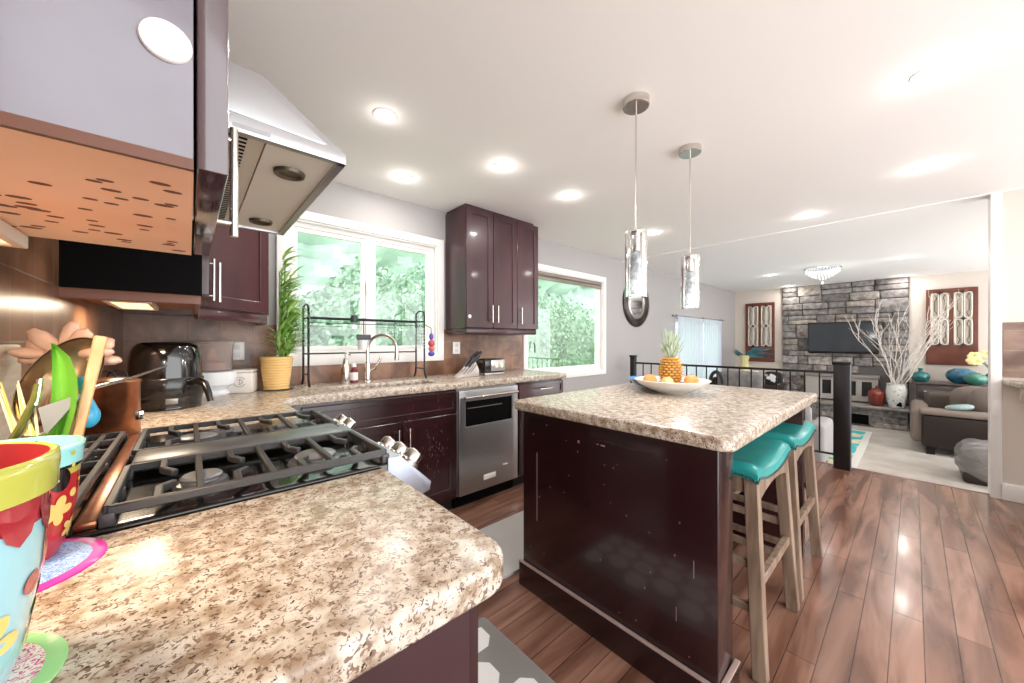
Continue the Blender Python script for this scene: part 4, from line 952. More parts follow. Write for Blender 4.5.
# green spatula
u = utensil('bright green curved silicone spatula in the red crock', 'spatula', 'green_spatula', 0, 0)
gs = MB()
L_ = [(51, 343), (52, 360), (52, 378), (51, 395), (50, 412), (48, 432), (50, 446)]; R2 = [(54, 343), (70, 357), (77, 376), (78, 392), (76, 408), (70, 430), (64, 446)]
def spat(u_, v_):
    t = v_*(len(L_)-1); i = min(len(L_)-2, int(t)); k = t-i
    lx = L_[i][0]+(L_[i+1][0]-L_[i][0])*k; ly = L_[i][1]+(L_[i+1][1]-L_[i][1])*k; rx = R2[i][0]+(R2[i+1][0]-R2[i][0])*k; ry = R2[i][1]+(R2[i+1][1]-R2[i][1])*k
    return at(lx+(rx-lx)*u_, ly+(ry-ly)*u_, .565+.012*math.sin(PI*u_))
gs.grid(spat, 8, 24, thick=.004)
part('blade', gs, mat('lime_silicone', '93d957', .4), u)
part('handle', MB().tube([at(57, 440, .57), base2+Vector((.01, 0, .06)), base2+Vector((.01, 0, 0))], .006, seg=8), mat('lime_silicone', '93d957', .4), u)
# wooden turner
u = utensil('flat wooden turner slanting right in the red crock', 'spatula', 'wooden_turner', 0, 0)
wd_ = MB(); A1, A2 = at(101, 336, .60), at(77, 438, .575)
wd_.bar(A2, A1, .0125, .006, bev=.002, up=nL, taper=1.25)
part('blade', wd_, mat('pale_wood_tool', 'd7ad86', .5, var='b98652', vscale=10), u)
part('handle', MB().tube([A2, base2+Vector((.02, 0, .05)), base2+Vector((.02, 0, 0))], .006, seg=8), MATS['pale_wood_tool'], u)
# steel turner
u = utensil('grey steel turner blade tilted across the front of the red crock', 'spatula', 'steel_turner', 0, 0)
tb = MB().prism([(0, 0), (1, 0), (1, 1), (0, 1)], 0, 1)
qs = [at(38, 408, .55), at(86, 392, .585), at(72, 406, .575), at(45, 436, .552)]; qd = Vector((0, .0015, -.0015))
tb.bm.verts.ensure_lookup_table()
for k in range(4): tb.bm.verts[k].co = qs[k]; tb.bm.verts[k+4].co = qs[k]+qd
part('blade', tb, mat('dull_steel', '8d8984', .5, metal=.7), u); part('handle', MB().tube([at(44, 434, .553), base2+Vector((-.01, -.02, .06)), base2+Vector((0, 0, .01))], .004, seg=8), M_nickel, u)
# blue spoon
u = utensil('turquoise drop-shaped silicone spoon at the right of the red crock', 'spoon', 'blue_spoon', 0, 0)
bs = MB(); pB = at(88, 416, .60)
bs.blob(pB, .016, sx=.9, sy=.9, sz=1.25); bs.tube([pB+Vector((0, 0, .01)), at(86, 396, .602), at(82, 378, .606)], [.012, .006, .008], seg=10)
part('head', bs, mat('turquoise_silicone', '3aa2c8', .35, coat=.3), u)
# pink spatula
u = utensil('dusty pink spatula low in the red crock', 'spatula', 'pink_spatula', 0, 0)
part('blade', MB().tube([at(54, 392, .59), at(46, 412, .585), at(36, 434, .58), at(28, 450, .575)], [.010, .014, .014, .010], seg=10, flat=.3), mat('dusty_pink', 'dca08c', .5), u)
po = utensil('pale pink wooden flower with broad petals behind the steel ladle', 'flower', 'petal_ornament', 0, 0); random.seed(4)
c_ = at(66, 356, .66); Rv = Vector((math.sin(YAW), -math.cos(YAW), 0)); Fv = Vector((math.cos(YAW), math.sin(YAW), 0))
for k in range(9):
    a = -.25+(PI+.5)*k/8; dv = (Rv*math.cos(a)+Vector((0, 0, 1))*math.sin(a)*.42+Fv*.08*(-1)**k).normalized(); Lp = .050*math.hypot(math.cos(a), math.sin(a)*.45)+.012
    rot = Matrix((Rv.cross(dv).cross(dv).normalized() if abs(dv.dot(Rv)) < .95 else Vector((0, 0, 1)).cross(dv).normalized(), dv.cross(Rv.cross(dv).cross(dv).normalized() if abs(dv.dot(Rv)) < .95 else Vector((0, 0, 1)).cross(dv).normalized()), dv)).transposed()
    part('petal', MB().blob(c_+dv*Lp, .030, sx=.55, sy=.35, sz=1.0, rot=rot, nz=.15), mat('pale_pink_wood', 'dcb9a4', .6, var='c79f89', vscale=14), po)
part('stem', MB().tube([c_, (c_+base2)/2+Vector((0, .03, 0)), base2], .005, seg=8), MATS['pale_pink_wood'], po)
# straws / wheat bunch behind
for k in range(9):
    x0_ = 2+k*4; tp = at(x0_-4+random.uniform(-6, 6), 384+random.uniform(-6, 22), .56); bs_ = at(14+k*3, 436, .55)
    single('bamboo_skewer', MB().tube([bs_, (bs_+tp)/2, tp], [.0018, .0018, .0008], seg=6), mat('skewer_yellow' if k % 2 else 'skewer_pale', 'e5c66c' if k % 2 else 'ead9b8', .5), 'thin yellow and pale bamboo skewer standing behind the nearest painted pot', 'skewer', bs_, group='bamboo skewers behind the nearest painted pot')
# ------------------------------------------------------------------ floor mats
def roundmat(name, x0, x1, y0, y1, r, h, m, label):
    return single(name, MB().prism(rounded(x0, x1, y0, y1, (r, r, r, r)), .0005, h, bev=min(.004, h*.4)), m, label, 'mat', ((x0+x1)/2, (y0+y1)/2, .0005))
roundmat('kitchen_mat', 1.20, 2.30, 1.43, 1.90, .05, .018, mat('grey_foam_mat', 'b3b0ad', .6, bump=.2, bscale=80), 'plain light grey cushioned mat between sink and island')
pmx = thing('patterned_mat', 'grey mat with white polygon pattern in front of the near cabinet', 'mat', (.7, .85, 0))
x0, x1, y0, y1 = .42, .995, .30, 1.30
part('mat_base', MB().prism(rounded(x0, x1, y0, y1, (.02,)*4), .0005, .007, bev=.002), mat('mat_grey', '8b8783', .8), pmx)
pat = MB(); cs = .16
def clipped(P_):
    return [(min(max(a, x0+.035), x1-.035), min(max(b, y0+.035), y1-.035)) for a, b in P_]
i = 0; yy = y1-.035-.04-cs*int((y1-y0)/cs)
while yy < y1-.02:
    xx = x1-.035-cs/2-(cs/2+.0 if i % 2 else 0)
    while xx > x0:
        hexa = clipped([(xx-.066, yy-.03), (xx-.03, yy-.066), (xx+.03, yy-.066), (xx+.066, yy-.03), (xx+.066, yy+.03), (xx+.03, yy+.066), (xx-.03, yy+.066), (xx-.066, yy+.03)])
        def ar(P_): return abs(sum(P_[k][0]*P_[(k+1) % len(P_)][1]-P_[(k+1) % len(P_)][0]*P_[k][1] for k in range(len(P_))))/2
        def clean(P_):
            out = []
            for q in P_:
                if not out or (abs(q[0]-out[-1][0])+abs(q[1]-out[-1][1])) > 1e-4: out.append(q)
            while len(out) > 1 and abs(out[0][0]-out[-1][0])+abs(out[0][1]-out[-1][1]) < 1e-4: out.pop()
            return out
        for P_ in (hexa, clipped([(xx-cs/2-.02, yy-cs/2), (xx-cs/2, yy-cs/2-.02), (xx-cs/2+.02, yy-cs/2), (xx-cs/2, yy-cs/2+.02)])):
            P_ = clean(P_)
            if len(P_) >= 3 and ar(P_) > .0003: pat.prism(P_, .0065, .0078)
        xx -= cs
    yy += cs; i += 1
part('pattern', pat, mat('mat_white', 'e4e1de', .8), pmx)
# ------------------------------------------------------------------ railing
rl = thing('stair_railing', 'black metal railing with square newel posts at the living room step', 'railing', (4.80, 1.5, 0))
for (y, w_) in ((.467, .062), (2.71, .036)):
    part('newel_post', MB().box(4.80-w_, 4.80+w_-.01, y-w_, y+w_, 0, 1.03, bev=.004).box(4.80-w_-.008, 4.80+w_-.002, y-w_-.008, y+w_+.008, 1.025, 1.052, bev=.006), M_blackmetal, rl)
part('top_rail', MB().box(4.782, 4.812, .53, 2.66, .93, .955, bev=.004), M_blackmetal, rl)
part('bottom_rail', MB().box(4.785, 4.81, .53, 2.66, .115, .135, bev=.003), M_blackmetal, rl)
for k in range(17):
    y = .64+k*.12
    part('baluster', MB().box(4.792, 4.804, y-.006, y+.006, .13, .935), M_blackmetal, rl)
# ------------------------------------------------------------------ right side worktop, cabinet with grille
rs = thing('side_counter', 'granite side counter with bracket at the right edge of the kitchen', 'worktop', (4.2, -.9, .90))
part('top', MB().prism([(4.787, -.47), (3.55, -.585), (2.9, -.62), (2.9, -1.2), (4.787, -1.2)], .915, .95, bev=.008), M_granite, rs)
part('bracket', MB().prism([(4.787, .915), (4.66, .915), (4.66, .88), (4.787, .78)], -.60, -.55, axis='y', bev=.004), M_trim, rs)
gc = thing('grille_cabinet', 'low cabinet with an ornate pierced metal front at the right edge', 'cabinet', (4.1, -.95, 0))
part('top', MB().box(3.3, 4.56, -1.15, -.70, .84, .87, bev=.008), M_granite, gc)
part('frame', MB().slab([3.32, 3.38, 4.44, 4.52], [.04, .12, .78, .84], lambda x, z: not (3.38 < x < 4.44 and .12 < z < .78), -.74, -.72, 'y', bev=.003), M_oak, gc)
part('body', MB().box(3.32, 4.52, -1.15, -.765, .04, .84), mat('grille_dark', '3a322c', .6), gc)
gr = MB()
for i in range(15):
    for j in range(9):
        gr.tube([(3.415+i*.075+.034*math.cos(a), -.745, .165+j*.073+.034*math.sin(a)) for a in [2*PI*k/12 for k in range(12)]], .006, closed=True, seg=5)
part('grille', gr, mat('antique_gold', 'a4957c', .4, metal=.5), gc)
for x in (3.36, 4.48):
    for y in (-1.1, -.76): part('foot', MB().cyl((x, y, 0), (x, y, .045), .02), M_oak, gc)
# light switch on the white post
single('light_switch', MB().box(4.776, 4.785, -.462, -.424, .66, .78, bev=.002), M_white, 'white switch plate on the white door post at right', 'switch', (4.78, -.44, .72))
# ------------------------------------------------------------------ wall mirror
mi_ = thing('round_mirror', 'round wall mirror in a dark stepped frame behind the nearer pendant', 'mirror', (5.16, WY, 1.85)); mc = (5.16, WY-.001, 1.85)
part('frame', MB().lathe([(.375, 0), (.375, .02), (.35, .045), (.31, .05), (.30, .03), (.27, .035), (.25, .02), (.25, 0)], mc, 64, (0, -1, 0), sy=1.0), mat('pewter_frame', '57504c', .3, metal=.5, var='2e2725', vscale=4), mi_)
part('inner_ring', MB().lathe([(.25, .0), (.25, .024), (.225, .03), (.21, .02), (.21, 0)], mc, 64, (0, -1, 0)), mat('silver_ring', 'a9a5a2', .3, metal=.7), mi_)
part('glass', MB().lathe([(0, .012), (.212, .012), (.212, 0), (0, 0)], mc, 64, (0, -1, 0)), mat('mirror_glass', 'dcdcdc', .05, metal=1), mi_)
# ------------------------------------------------------------------ fireplace wall
def stone_wall(mb, y0, y1, z0, z1, holes, depth0, depth1, seed, hmin=.11, hmax=.30, xf=FX):
    random.seed(seed); z = z0
    def blocked(a, b, c, d): return any(a < h[1]-.01 and b > h[0]+.01 and c < h[3]-.01 and d > h[2]+.01 for h in holes)
    while z < z1-.02:
        h = min(random.uniform(hmin, hmax), z1-z)
        if z1-z-h < .06: h = z1-z
        y = y0
        while y < y1-.01:
            wd = min(random.uniform(.16, .48), y1-y)
            if y1-y-wd < .08: wd = y1-y
            subs = [(z, z+h)] if h < .17 or random.random() < .4 else [(z, z+h*.5), (z+h*.5, z+h)]
            for a, b in subs:
                if not blocked(y, y+wd, a, b):
                    dp = random.uniform(depth0, depth1)
                    g_ = .006
                    mb.box(xf-dp, xf-.03, y+g_, y+wd-g_, a+g_, b-g_, bev=.014, seg=2)
            y += wd
        z += h
    for v in mb.bm.verts:
        if v.co.x < xf-.01: v.co += Vector((1, .4, .4))*.016*mnoise.noise(v.co*9)
M_stone = bpy.data.materials.new('stacked_stone'); M_stone.use_nodes = True; nt = M_stone.node_tree; b = nt.nodes['Principled BSDF']
g = nt.nodes.new('ShaderNodeNewGeometry'); r = ramp(nt, [(0, '7d7877'), (.25, 'a19b98'), (.45, 'b5aeaa'), (.6, '8b8584'), (.8, 'c4bab1'), (1, 'a4978c')]); nt.links.new(g.outputs['Random Per Island'], r.inputs[0])
n = nt.nodes.new('ShaderNodeTexNoise'); n.inputs['Scale'].default_value = 14; n.inputs['Detail'].default_value = 6; nt.links.new(g.outputs['Position'], n.inputs[0])
r2 = ramp(nt, [(.3, (150, 148, 148)), (.7, (255, 255, 255))]); nt.links.new(n.outputs[0], r2.inputs[0])
mx = nt.nodes.new('ShaderNodeMix'); mx.data_type = 'RGBA'; mx.blend_type = 'MULTIPLY'; mx.inputs[0].default_value = 1; nt.links.new(r.outputs[0], mx.inputs[6]); nt.links.new(r2.outputs[0], mx.inputs[7])
nt.links.new(mx.outputs[2], b.inputs['Base Color']); b.inputs['Roughness'].default_value = .8
bp_ = nt.nodes.new('ShaderNodeBump'); bp_.inputs['Strength'].default_value = .5; bp_.inputs['Distance'].default_value = .02; nt.links.new(n.outputs[0], bp_.inputs['Height']); nt.links.new(bp_.outputs[0], b.inputs['Normal'])
fpz = thing('stone_fireplace', 'grey stacked-stone fireplace wall behind the television', 'fireplace', (9.6, 1.0, CARPET))
mb = MB(); mb.box(9.79, FX-.002, .05, 1.93, CARPET, LZ-.001); part('mortar_core', mb, mat('mortar_dark', '6e6967', .9), fpz)
mb = MB(); stone_wall(mb, .05, 1.93, .10, LZ-.004, [(.44, 1.50, -.30, .60)], .085, .12, 5, xf=9.85)
stone_wall(mb, 1.24, 1.93, CARPET, .62, [(.44, 1.22, -.3, .60)], .085, .13, 6)
part('stone_face', mb, M_stone, fpz)
part('mantel', MB().box(9.52, 9.80, .42, 1.60, .545, .60, bev=.01), mat('grey_mantel', '8f8883', .6), fpz)
ins = MB().slab([.44, .52, .66, .74, .88, 1.02, 1.10, 1.24, 1.36, 1.50], [.10, .20, .48, .545], lambda y, z: not (.20 < z < .48 and ((.52 < y < .66) or (.74 < y < .88) or (1.10 < y < 1.24))), 9.58, 9.62, 'x', bev=.004)
fs_ = part('surround', ins, mat('pale_surround', 'b7b0aa', .6), fpz)
part('firebox', MB().box(9.622, 9.79, .44, 1.50, .08, .545), mat('firebox_dark', '2b2b2c', .3, coat=.3), fpz)
hm = MB(); stone_wall(hm, .06, 1.60, CARPET, .03, [(.52, .98, -.30, -.08)], .03, .05, 8, .09, .13, xf=9.22); hm.box(9.21, 9.79, .06, 1.60, CARPET, .02)
part('hearth', hm, M_stone, fpz)
part('hearth_slab', MB().box(9.15, 9.79, .04, 1.62, .03, .075, bev=.012), mat('hearth_stone', '9b948d', .7, var='857f79', vscale=6), fpz)
part('wood_niche', MB().box(9.165, 9.23, .54, .96, -.26, -.09), M_black, fpz)
tv = thing('television', 'wide black wall television on the stone fireplace', 'television', (9.66, .95, 1.0))
part('screen_frame', MB().slab([.43, .455, 1.44, 1.465], [1.012, 1.055, 1.615, 1.64], lambda y, z: not (.455 < y < 1.44 and 1.055 < z < 1.615), 9.62, 9.67, 'x', bev=.004), mat('tv_black', '121213', .25, coat=.4), tv)
part('back', MB().box(9.652, 9.735, .45, 1.445, 1.03, 1.62), M_black, tv)
part('screen', MB().box(9.64, 9.652, .45, 1.445, 1.05, 1.62), mat('tv_screen', '3a4046', .22, coat=.6), tv)
# art panels
def art(y0, y1, z0, z1, lab):
    t = thing('wall_panel', lab, 'wall art', (FX, (y0+y1)/2, z0), group=None); x = FX
    H_ = z1-z0; zo0 = z0+H_*.26; zo1 = z1-H_*.05; Wd = y1-y0; m_ = Wd*.09; mid = (y0+y1)/2
    holes = [(y0+m_, mid-m_*.45), (mid+m_*.45, y1-m_)]
    part('wood_board', MB().slab(sorted([y0, holes[0][0], holes[0][1], holes[1][0], holes[1][1], y1]), [z0, zo0, zo1, z1], lambda y, z: not (zo0 < z < zo1 and any(a < y < b for a, b in holes)), x-.045, x-.01, 'x', bev=.003), mat('rust_wood', '74402f', .5, var='5e3327', vscale=4), t)
    part('backing', MB().box(x-.012, x, y0+.01, y1-.01, z0+.01, z1-.01), mat('cream_backing', 'd8cdbd', .7), t)
    ir = MB(); dk = MB(); X_ = x-.05
    for a, b in holes:
        c_ = (a+b)/2; hw = (b-a)/2*.92; HH = (zo1-zo0)/2
        for r_ in (0, 1):
            zb_ = zo0+r_*HH; zc = zb_+HH/2
            for s in (-1, 1):
                cy = c_+s*hw*.52; rw = hw*.42
                pts = [(X_, cy+rw*math.cos(t_), zb_+HH*(.12)+HH*.09*math.sin(t_)) for t_ in [PI+PI*k/8 for k in range(9)]]+[(X_, cy+rw*math.cos(t_), zb_+HH*.88+HH*.09*math.sin(t_)) for t_ in [PI*k/8 for k in range(9)]]
                ir.tube(pts, .009, closed=True, seg=6)
                dk.tube([(X_-.008, cy+s*rw*.3, zb_+HH*.05), (X_-.008, cy-s*rw*.4, zb_+HH*.22), (X_-.008, cy+s*rw*.25, zb_+HH*.32), (X_-.008, cy+s*rw*.25, zb_+HH*.68), (X_-.008, cy-s*rw*.4, zb_+HH*.78), (X_-.008, cy+s*rw*.3, zb_+HH*.95)], .005, seg=5)
            dk.tube([(X_-.004, c_, zb_+.02), (X_-.004, c_, zb_+HH-.02)], .004, seg=5)
        for zz in (zo0+.01, zo0+HH, zo1-.01):
            R__ = hw*.42
            dk.prism([(c_-R__, zz), (c_-R__*.3, zz-R__*.3), (c_, zz-R__), (c_+R__*.3, zz-R__*.3), (c_+R__, zz), (c_+R__*.3, zz+R__*.3), (c_, zz+R__), (c_-R__*.3, zz+R__*.3)], X_-.018, X_-.004, axis='x')
    part('scrollwork', ir, mat('whitewashed_iron', 'e6e0d6', .5), t); part('dark_ironwork', dk, mat('dark_iron', '2f2623', .5), t)
art(2.085, 2.653, .787, 2.141, 'rust-brown carved wall panel with iron scrolls left of the fireplace')
art(-.726, -.153, .840, 2.170, 'rust-brown carved wall panel with iron scrolls right of the fireplace')
# chandelier
ch = thing('chandelier', 'round flush crystal chandelier on the living room ceiling', 'chandelier', (7.55, .97, LZ)); hc_ = (7.55, .97, 0)
part('rim', MB().lathe([(.0, LZ), (.235, LZ), (.235, LZ-.02), (.22, LZ-.025), (.205, LZ-.01), (0, LZ-.01)], hc_, 48), M_chrome, ch)
cy_ = MB(); random.seed(6)
for (R__, L0, L1, n_) in ((.21, .02, .07, 34), (.17, .03, .10, 26), (.13, .05, .13, 20), (.085, .07, .15, 12), (.04, .10, .17, 6)):
    for k in range(n_):
        a = 2*PI*k/n_+R__
        for zz in [LZ-L0-(L1-L0)*j/2 for j in range(3)]:
            cy_.lathe([(0, .013), (.008, 0), (0, -.013)], (7.55+R__*math.cos(a), .97+R__*math.sin(a), zz-.01), 6)
o = part('crystal_drops', cy_, mat('chandelier_crystal', 'f4f8fa', .05, emit=.2), ch); o['kind'] = 'stuff'
part('pendalogue', MB().lathe([(0, .04), (.006, .03), (.018, 0), (0, -.022)], (7.55, .97, LZ-.245), 8), MATS['chandelier_crystal'], ch)
l = bpy.data.lights.new('chandelier_lamp', 'POINT'); l.energy = CHAND_POWER; l.shadow_soft_size = .12; l.color = (1, .97, .93); o = bpy.data.objects.new('chandelier_lamp', l); col.objects.link(o); o.parent = ch; o.location = (0, 0, -.30)
# vases and branches on the hearth
v = thing('lidded_jar', 'glossy rust-red jar with knobbed lid on the stone hearth', 'jar', (9.38, .45, .075)); q = Vector((9.38, .45, .075))
part('body', MB().slathe([(0, 0), (.075, 0), (.10, .06), (.115, .16), (.112, .24), (.085, .285), (.05, .30), (0, .302)], q, 32), mat('rust_glaze', '8a3427', .15, coat=.7, var='6d251c', vscale=8), v)
part('lid', MB().lathe([(.055, .295), (.05, .31), (.02, .32), (.012, .335), (.018, .35), (0, .365)], q, 24), MATS['rust_glaze'], v)
q = Vector((9.35, .20, .075)); v = thing('tall_vase', 'tall white textured vase on the hearth holding pale twisted branches', 'vase', q)
part('body', MB().slathe([(0, 0), (.085, 0), (.105, .05), (.128, .20), (.132, .32), (.12, .40), (.128, .425), (.118, .425), (.11, .395), (.12, .30), (0, .05)], q, 36), mat('white_textured_ceramic', 'e3e1dd', .5, var='a9a6a2', vscale=22, vpos=(.3, .45), bump=.5, bscale=50), v)
bt = MB(); bt.prism([(0, 0), (.07, .015), (.06, .05), (.02, .09), (.0, .06)], 0, .003, axis='x'); bmesh.ops.translate(bt.bm, verts=bt.bm.verts, vec=(q.x-.125, q.y-.07, q.z+.03))
part('dark_emblem', bt, M_black, v)
br = MB(); random.seed(12)
def twig(p, d, L, r, depth):
    pts = [p.copy()]; n = 9; dd = d.copy()
    for i in range(n):
        dd = (dd+Vector((random.uniform(-.2, .2), random.uniform(-.45, .45), random.uniform(-.1, .2)))*.9).normalized(); dd = (dd+d*.8).normalized()
        pts.append(pts[-1]+dd*L/n)
    br.tube(pts, [r*(1-.6*i/n) for i in range(n+1)], seg=5)
    if depth:
        for k in range(3):
            i = random.randint(3, n-1); twig(pts[i], (d+Vector((random.uniform(-.5, .5), random.uniform(-.7, .7), random.uniform(0, .4)))).normalized(), L*random.uniform(.25, .45), r*.55, depth-1)
for (dy, dx, L) in ((.35, -.1, 1.2), (-.50, .1, 1.4), (-.30, -.25, 1.4), (.02, -.2, 1.25), (-.42, -.2, 1.5), (.62, -.1, 1.55), (.20, -.2, 1.25), (.08, .1, 1.15), (-.05, -.1, 1.3), (-.15, .1, 1.2), (-.38, -.1, 1.35), (-.50, .05, 1.45), (-.46, -.2, 1.2), (.12, -.3, 1.3), (-.28, -.2, 1.1)):
    twig(q+Vector((random.uniform(-.03, .03), random.uniform(-.05, .05), .30)), Vector((dx*.4, dy, 1)).normalized(), L, .010, 2)
single('twisted_branches', br, mat('pale_bark', 'e4ddd6', .7, var='c9beb4', vscale=20), 'spray of pale twisted branches standing in the tall white vase', 'branches', q+Vector((0, 0, .3)))
# console and vases
co = thing('console_cabinet', 'dark wood console with drawers under the right wall panel', 'console', (9.5, -.6, CARPET)); M_con = mat('grey_brown_wood', '5c504c', .35, var='463b38', vscale=4, stretch=(1, .3, 4))
part('top', MB().box(9.22, 9.82, -1.6, .02, .53, .56, bev=.006), M_con, co)
part('body', MB().box(9.27, 9.82, -1.56, -.03, CARPET+.10, .53, bev=.004), M_con, co)
for (a, b) in ((-.77, -.05), (-1.54, -.80)):
    for (z_, z2) in ((.30, .515), (.06, .285), (-.17, .045)):
        d = part('drawer', MB().box(9.25, 9.275, a, b, z_, z2, bev=.004), M_con, co)
        part('knob', MB().blob((9.235, (a+b)/2+.28, (z_+z2)/2), .018), M_nickel, d)
for y in (-1.5, -.09):
    for x in (9.31, 9.78): part('leg', MB().box(x-.03, x+.03, y-.03, y+.03, CARPET, CARPET+.10, bev=.003), M_con, co)
M_tv = mat('teal_glass', '1f7f7c', .1, coat=.8, var='155c5e', vscale=7); M_bv = mat('blue_teal_glaze', '2c7690', .12, coat=.8, var='1d4d68', vscale=8)
single('bottle_vase', MB().slathe([(0, 0), (.06, 0), (.10, .04), (.112, .09), (.09, .14), (.035, .17), (.025, .19), (.032, .225), (.025, .225), (.018, .19), (0, .18)], (9.42, -.085, .56), 32), M_tv, 'small round teal bottle vase at the left end of the console', 'vase', (9.42, -.085, .56))
single('round_vase', MB().slathe([(0, 0), (.08, 0), (.15, .06), (.175, .13), (.15, .20), (.09, .235), (.075, .245), (.07, .235), (0, .20)], (9.45, -.53, .56), 36), M_bv, 'large round blue-teal vase on the console', 'vase', (9.45, -.53, .56))
single('green_vase', MB().slathe([(0, 0), (.06, 0), (.115, .05), (.13, .10), (.11, .15), (.05, .18), (.045, .185), (0, .16)], (9.30, -.66, .56), 32), mat('sea_green_glaze', '4f8f7d', .15, coat=.7, var='35705f', vscale=8), 'smaller sea-green round vase right of the blue-teal vase', 'vase', (9.30, -.66, .56))
orc = thing('flower_spray', 'spray of pale yellow flowers in a dark vase on the console', 'flowers', (9.48, -.85, .56)); q = Vector((9.48, -.85, .56))
part('vase', MB().lathe([(0, 0), (.06, 0), (.09, .08), (.08, .16), (.04, .20), (0, .19)], q, 24), mat('dark_green_vase', '26443f', .2, coat=.5), orc)
fm = MB(); stp = MB(); random.seed(8)
for k in range(7):
    tpt = q+Vector((random.uniform(-.08, .05), random.uniform(-.05, .22), random.uniform(.35, .62))); stp.tube([q+Vector((0, 0, .18)), (q+tpt)/2+Vector((0, .0, .15)), tpt], .004, seg=5)
    for j in range(6):
        a = j*PI/3; dv = Vector((-.35, math.cos(a), math.sin(a)))
        fm.blob(tpt+dv*.042, .042, sx=.3, sy=.8, sz=.8, seg=8, rot=None)
    fm.mi = 0
part('stems', stp, mat('stem_dark_green', '4f6a3a', .6), orc); part('petals', fm, mat('pale_yellow_petal', 'f0e2a0', .6), orc)
# sofa, right
def cushion(mb, c, sx, sy, sz, rot=None, e=.55, nz=.05): return mb.blob(c, 1, sx=sx, sy=sy, sz=sz, e=e, nz=nz, ns=2, seg=24, rot=rot)
so = thing('sofa', 'dark brown leather sofa seen from its end at right of the living room', 'sofa', (8.3, -.9, CARPET))
part('side_panel', MB().box(7.55, 7.70, -1.9, -.075, CARPET+.10, .24, bev=.03, seg=3), M_brownleather, so)
part('arm_pad', MB().box(7.52, 7.86, -1.9, -.05, .245, .315, bev=.033, seg=4), M_taupe, so)
part('base', MB().box(7.70, 9.05, -1.9, -.10, CARPET+.09, .02, bev=.02), M_brownleather, so)
part('front_roll', MB().box(7.60, 9.05, -.16, .03, CARPET+.14, .29, bev=.07, seg=4), M_taupe, so)
part('seat_cushion', MB().box(7.86, 9.0, -1.5, -.10, .02, .17, bev=.05, seg=3), M_taupe, so)
part('backrest', MB().box(8.7, 9.1, -1.95, -.12, 0, .46, bev=.08, seg=3), mat('leather_back', '52463f', .5), so)
for x in (7.62, 8.98):
    for y in (-.16, -1.84): part('leg', MB().box(x-.04, x+.04, y-.04, y+.04, CARPET, CARPET+.12, bev=.004), M_blackmetal, so)
single('throw_pillow', cushion(MB(), (8.15, -.80, .40), .26, .30, .24, e=.8), mat('brown_grey_pillow', '7a6c65', .9), 'large brown-grey pillow heaped at the right of the leather sofa', 'pillow', (8.15, -.62, .22))
single('throw_pillow', cushion(MB(), (8.50, -.62, .38), .22, .26, .22, e=.8), MATS['brown_grey_pillow'], 'brown-grey pillow behind the larger one on the leather sofa', 'pillow', (8.45, -.40, .2))
single('throw_pillow', cushion(MB(), (7.80, -.42, .352), .11, .13, .04, rot=Matrix.Rotation(-.2, 3, 'X'), e=.8), mat('aqua_pillow', 'a4b8b6', .9, var='8aa3a1', vscale=12), 'flat pale aqua pillow lying on the leather sofa arm', 'pillow', (7.78, -.35, .3))
# grey ottoman
def wrinkled(c, sx, sy, sz):
    m = MB(); m.blob((0, 0, 0), 1, sx=sx, sy=sy, sz=sz, e=.6, seg=96)
    for v in m.bm.verts:
        p = v.co.copy(); q = p.normalized(); k = mnoise.noise(p*3+Vector((5, 0, 0)))
        v.co = p*(1+.09*k)+q*.016*math.sin(40*p.z+22*k+5*p.y)*(.5+mnoise.noise(p*6))+Vector(c)
    return m
ot = thing('beanbag_ottoman', 'slumped shiny grey ottoman beside the white door post', 'ottoman', (6.5, -.62, CARPET))
part('cover', wrinkled((6.60, -.70, -.085), .36, .38, .215), mat('pewter_leather', '7c7876', .3, bump=1, bscale=5, stretch=(1.5, 3, 7), coat=.5), ot)
part('base', MB().box(6.32, 6.9, -.98, -.36, CARPET, CARPET+.12, bev=.04, seg=3), M_brownleather, ot)
# armchair near railing
ar_ = thing('armchair', 'pale grey armchair with white throw just beyond the railing', 'armchair', (5.75, 1.1, CARPET))
part('back', MB().box(5.34, 5.56, .80, 1.50, CARPET+.12, .50, bev=.07, seg=4), M_greyfab, ar_)
part('seat', MB().box(5.55, 6.15, .82, 1.48, CARPET+.12, .12, bev=.06, seg=4), M_greyfab, ar_)
part('arm', MB().box(5.45, 6.15, .68, .85, CARPET+.10, .28, bev=.06, seg=4), M_greyfab, ar_)
part('arm', MB().box(5.45, 6.15, 1.46, 1.63, CARPET+.10, .28, bev=.06, seg=4), M_greyfab, ar_)
for x in (5.42, 6.08):
    for y in (.76, 1.55): part('leg', MB().box(x-.025, x+.025, y-.025, y+.025, CARPET, CARPET+.13), M_blackmetal, ar_)
th = MB().grid(lambda u_, v_: Vector((5.33-.012*math.sin(9*u_*PI)-.0+.26*max(0, v_-.72)/.28, .79+.5*u_+.006*math.sin(v_*20), -.12+.63*min(1, v_/.72)+.015*(v_ > .72))), 30, 20, thick=.012)
single('throw_blanket', th, M_whitefab, 'white throw draped over the back of the grey armchair', 'blanket', (5.33, 1.05, .4))
